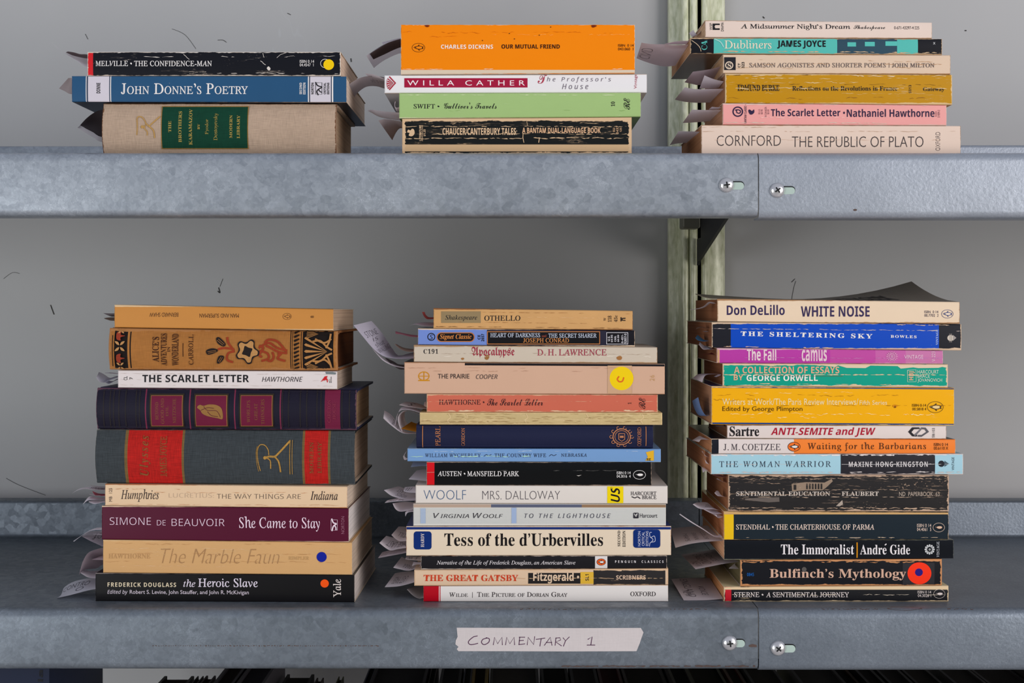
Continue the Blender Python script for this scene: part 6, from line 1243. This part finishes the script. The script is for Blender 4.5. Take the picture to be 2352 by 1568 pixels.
slip(F_[8], ZPH, [(560, 618), (520, 610), (490, 606), (463, 580)], [(560, 612), (515, 592), (497, 563), (478, 561)], .008, .03, 'white teardrop slip in the middle of the very worn black paperback')
slip(F_[9], ZPH, [(560, 737), (450, 723), (340, 721), (272, 680)], [(560, 722), (480, 685), (400, 664), (305, 664)], .01, .055, 'white torn slip with faint writing uppermost at the dark slate paperback', PAPER, [('passage', (.1, .3, .55, .8), 0)])
slip(F_[9], ZPH, [(548, 764), (450, 763), (400, 742), (352, 716)], [(546, 738), (460, 727), (365, 711)], .008, .035, 'second white slip just under the torn one at the dark slate paperback')
slip(F_[9], ZPH, [(545, 790), (495, 800), (480, 772)], [(545, 766), (500, 765), (430, 765)], .006, .03, 'third small torn slip at the dark slate paperback')
slip(F_[9], ZPH, [(545, 988), (460, 963), (360, 900), (250, 835), (154, 768)], [(545, 984), (460, 953), (362, 892), (258, 828), (160, 763)], .006, .02, 'long thin slip slanting up from the bottom of the dark slate paperback')
slip(F_[10], ZPH, [(550, 1000), (400, 1008), (250, 1028), (120, 1062)], [(412, 866), (300, 872), (180, 882), (76, 892)], .006, .09, 'large pale slip with handwriting from the black paperback with heavy white lettering', (216, 204, 204), [('COLOR', (.25, .15, .34, .6), 90), ('SWAN', (.45, .15, .55, .6), 90), ('MAPS', (.65, .15, .75, .6), 90)])
slip(F_[11], ZPH, [(695, 1185), (560, 1200), (430, 1225), (298, 1251)], [(450, 1076), (340, 1095), (250, 1108), (168, 1121)], .006, .12, 'white slip with bold handwriting from the worn black paperback with the orange round sticker', (222, 210, 214), [('NEW', (.78, .08, .95, .45), 90), ('ENGLAND', (.55, .15, .75, .85), 90), ('VOICE', (.36, .2, .48, .8), 90)])
slip(F_[11], ZPH, [(698, 1246), (650, 1246), (588, 1243)], [(698, 1208), (680, 1200), (655, 1188)], .008, .03, 'small white slip folded up at the worn black paperback with orange round sticker')
slip(F_[12], ZPH, [(555, 1510), (400, 1521), (290, 1531), (194, 1546)], [(432, 1328), (300, 1328), (190, 1328), (82, 1336)], .004, .075, 'large white slip with handwriting lying low at the thin black and cream paperback', (226, 214, 218), [('NEW', (.72, .15, .90, .45), 90), ('ENGLAND', (.62, .15, .80, .95), 90), ('VOICE', (.30, .2, .45, .6), 90)], ZL)

# ------------------------------------------------------------------ the tops of the books standing below the lower shelf
rnd = random.Random(3)
LOW = [  # px at the far edge near y 1550: x0, x1, cover, pages, back-edge row
 (-60, 113, (44, 58, 98), None, 1500), (378, 446, (62, 44, 36), (120, 96, 76), 1552), (454, 468, (36, 30, 30), (110, 90, 80), 1552), (474, 496, (70, 24, 22), (110, 90, 80), 1551), (506, 527, (120, 104, 92), (120, 96, 80), 1553),
 (546, 590, (110, 104, 110), (96, 74, 60), 1500), (596, 655, (126, 118, 126), (106, 96, 106), 1500), (660, 722, (40, 38, 38), (120, 112, 100), 1548), (728, 744, (92, 62, 46), (120, 96, 80), 1556), (778, 790, (170, 170, 100), (120, 110, 90), 1553),
 (852, 868, (150, 150, 172), (120, 110, 110), 1500), (872, 990, (60, 56, 62), (104, 98, 98), 1500), (994, 1008, (96, 58, 20), (80, 56, 40), 1500), (1020, 1066, (70, 68, 70), (126, 122, 118), 1500), (1070, 1088, (160, 164, 190), (150, 150, 160), 1500), (1090, 1124, (190, 150, 40), (110, 84, 56), 1500), (1128, 1234, (70, 68, 66), (152, 142, 132), 1500), (1240, 1300, (40, 30, 30), (60, 44, 40), 1500),
 (1304, 1362, (60, 56, 60), (120, 108, 102), 1500), (1366, 1416, (112, 26, 28), (120, 40, 38), 1500), (1420, 1510, (80, 70, 66), (116, 102, 90), 1500), (1516, 1560, (70, 64, 62), (30, 26, 26), 1500), (1566, 1640, (40, 34, 32), (84, 70, 60), 1500), (1646, 1680, (120, 56, 40), (96, 70, 56), 1500),
 (1686, 1756, (50, 46, 46), (108, 96, 84), 1500), (1784, 1880, (70, 66, 66), (112, 104, 98), 1500), (1890, 1930, (150, 100, 50), (30, 24, 22), 1500), (1936, 1975, (50, 48, 48), (110, 98, 90), 1500), (1990, 2042, (66, 64, 64), (110, 100, 96), 1500), (2052, 2110, (40, 38, 38), (100, 88, 80), 1500), (2130, 2200, (60, 54, 54), (104, 92, 84), 1500), (2210, 2300, (70, 60, 60), (106, 92, 84), 1500), (2306, 2400, (60, 54, 50), (90, 74, 62), 1500)]
WHERE = ['blue box-like book with black lettering standing at the far end below the lower shelf'] 
NEARBY = 'below the lower shelf'
for i, (x0, x1, cc, pc, yb) in enumerate(LOW):
    yd = .20 if yb == 1500 else .175
    zt = P(0, 1508+rnd.uniform(-12, 16), .2).z; cc = tuple(v*.6 for v in cc); pc = pc and tuple(v*.5 for v in pc)  # cover and page colours darkened in place of shade under the shelf
    if yb != 1500: zt = P(0, yb, yd).z
    a, b_ = P(x0, 0, yd).x, P(x1, 0, yd).x
    if pc is None: a, b_, yd = P(x0, 0, .02).x, P(x1, 0, .02).x, .16; zt = P(0, 1500, .02).z
    root = empty('standing_book', ((a+b_)/2, .02, zt-.2))
    y0 = .02 if pc else .02
    cv, cf = [], []
    wth = min(.0025, (b_-a)*.18)
    for q in (box((a, y0, zt-.2), (a+wth, yd, zt)), box((b_-wth, y0, zt-.2), (b_, yd, zt)), box((a+wth, y0, zt-.2), (b_-wth, y0+.002, zt))):
        o_ = len(cv); cv += q[0]; cf += [tuple(o_+k for k in t) for t in q[1]]
    inv = Matrix.Translation(root.location).inverted()
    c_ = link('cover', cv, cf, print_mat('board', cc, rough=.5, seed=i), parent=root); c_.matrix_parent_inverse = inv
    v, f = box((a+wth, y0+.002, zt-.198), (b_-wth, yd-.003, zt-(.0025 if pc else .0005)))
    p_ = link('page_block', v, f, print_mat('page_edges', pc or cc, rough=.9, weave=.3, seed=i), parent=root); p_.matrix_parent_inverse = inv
    root['kx'] = i
    lab = None
    if i == 0:
        lab = 'dark blue book with black lettering standing below the empty end of the lower shelf'
        v, f = text_geo('olla', 'SX'); p0, p1 = P(87, 0, .02).x, P(99, 0, .02).x
        v = fit(v, (0, 0, 1, 1), 90)
        vv = [(p0+x*(p1-p0), y0-.0002, P(0, 1538+(1-(1-y))*60, .02).z) for x, y in v]
        t_ = link('cover_lettering', vv, f, flat_mat((10, 12, 22), .6), parent=root); t_.matrix_parent_inverse = inv
    LOWROOTS = globals().setdefault('LOWROOTS', []); LOWROOTS.append((root, cc, pc, x0, x1))
def tone(c):  # names the cover colour after its shade darkening
    r, g, b_ = c; m_ = max(c)
    if m_ < 50: return 'near black'
    if b_ > r*1.25 and b_ > g*1.1: return 'slate blue'
    if r > 2.2*g: return 'dark red'
    if r > 1.35*b_ and g > .8*r: return 'yellow'
    if r > 1.7*b_: return 'brown'
    return 'pale grey' if m_ > 115 else 'dull grey'
above = [(165, 320, 'the blank stretch of lip'), (320, 560, 'the specks on the lip'), (560, 760, 'the end of the specks'), (760, 1040, 'the gap between two stacks'), (1040, 1200, 'the start of the masking tape'), (1200, 1330, 'the middle of the masking tape'), (1330, 1490, 'the end of the masking tape'), (1490, 1640, 'the plain lip past the tape'), (1640, 1745, 'the screw before the joint'), (1745, 1900, 'the screw after the joint'), (1900, 2060, 'the rust patch after the joint'), (2060, 2230, 'the lip past the rust patch'), (2230, 2400, 'the outer end of the lower lip')]
used = {}
ORD = ['first', 'second', 'third', 'fourth', 'fifth', 'sixth', 'seventh', 'eighth']
for i, (root, cc, pc, x0, x1) in enumerate(LOWROOTS):
    del root['kx']
    if i == 0: tag(root, 'dark blue book with black lettering standing below the empty end of the lower shelf', 'book', 'books standing below the lower shelf'); continue
    m_ = (x0+x1)/2; pl_ = next((t for a, b_, t in above if a <= m_ < b_), above[0][2])
    k = used.get(pl_, 0); used[pl_] = k+1
    w = 'thick' if x1-x0 > 70 else ('thin' if x1-x0 < 25 else 'mid-sized')
    tag(root, f'{w} {tone(cc)} book standing below {pl_}, {ORD[k]} from left', 'book', 'books standing below the lower shelf')
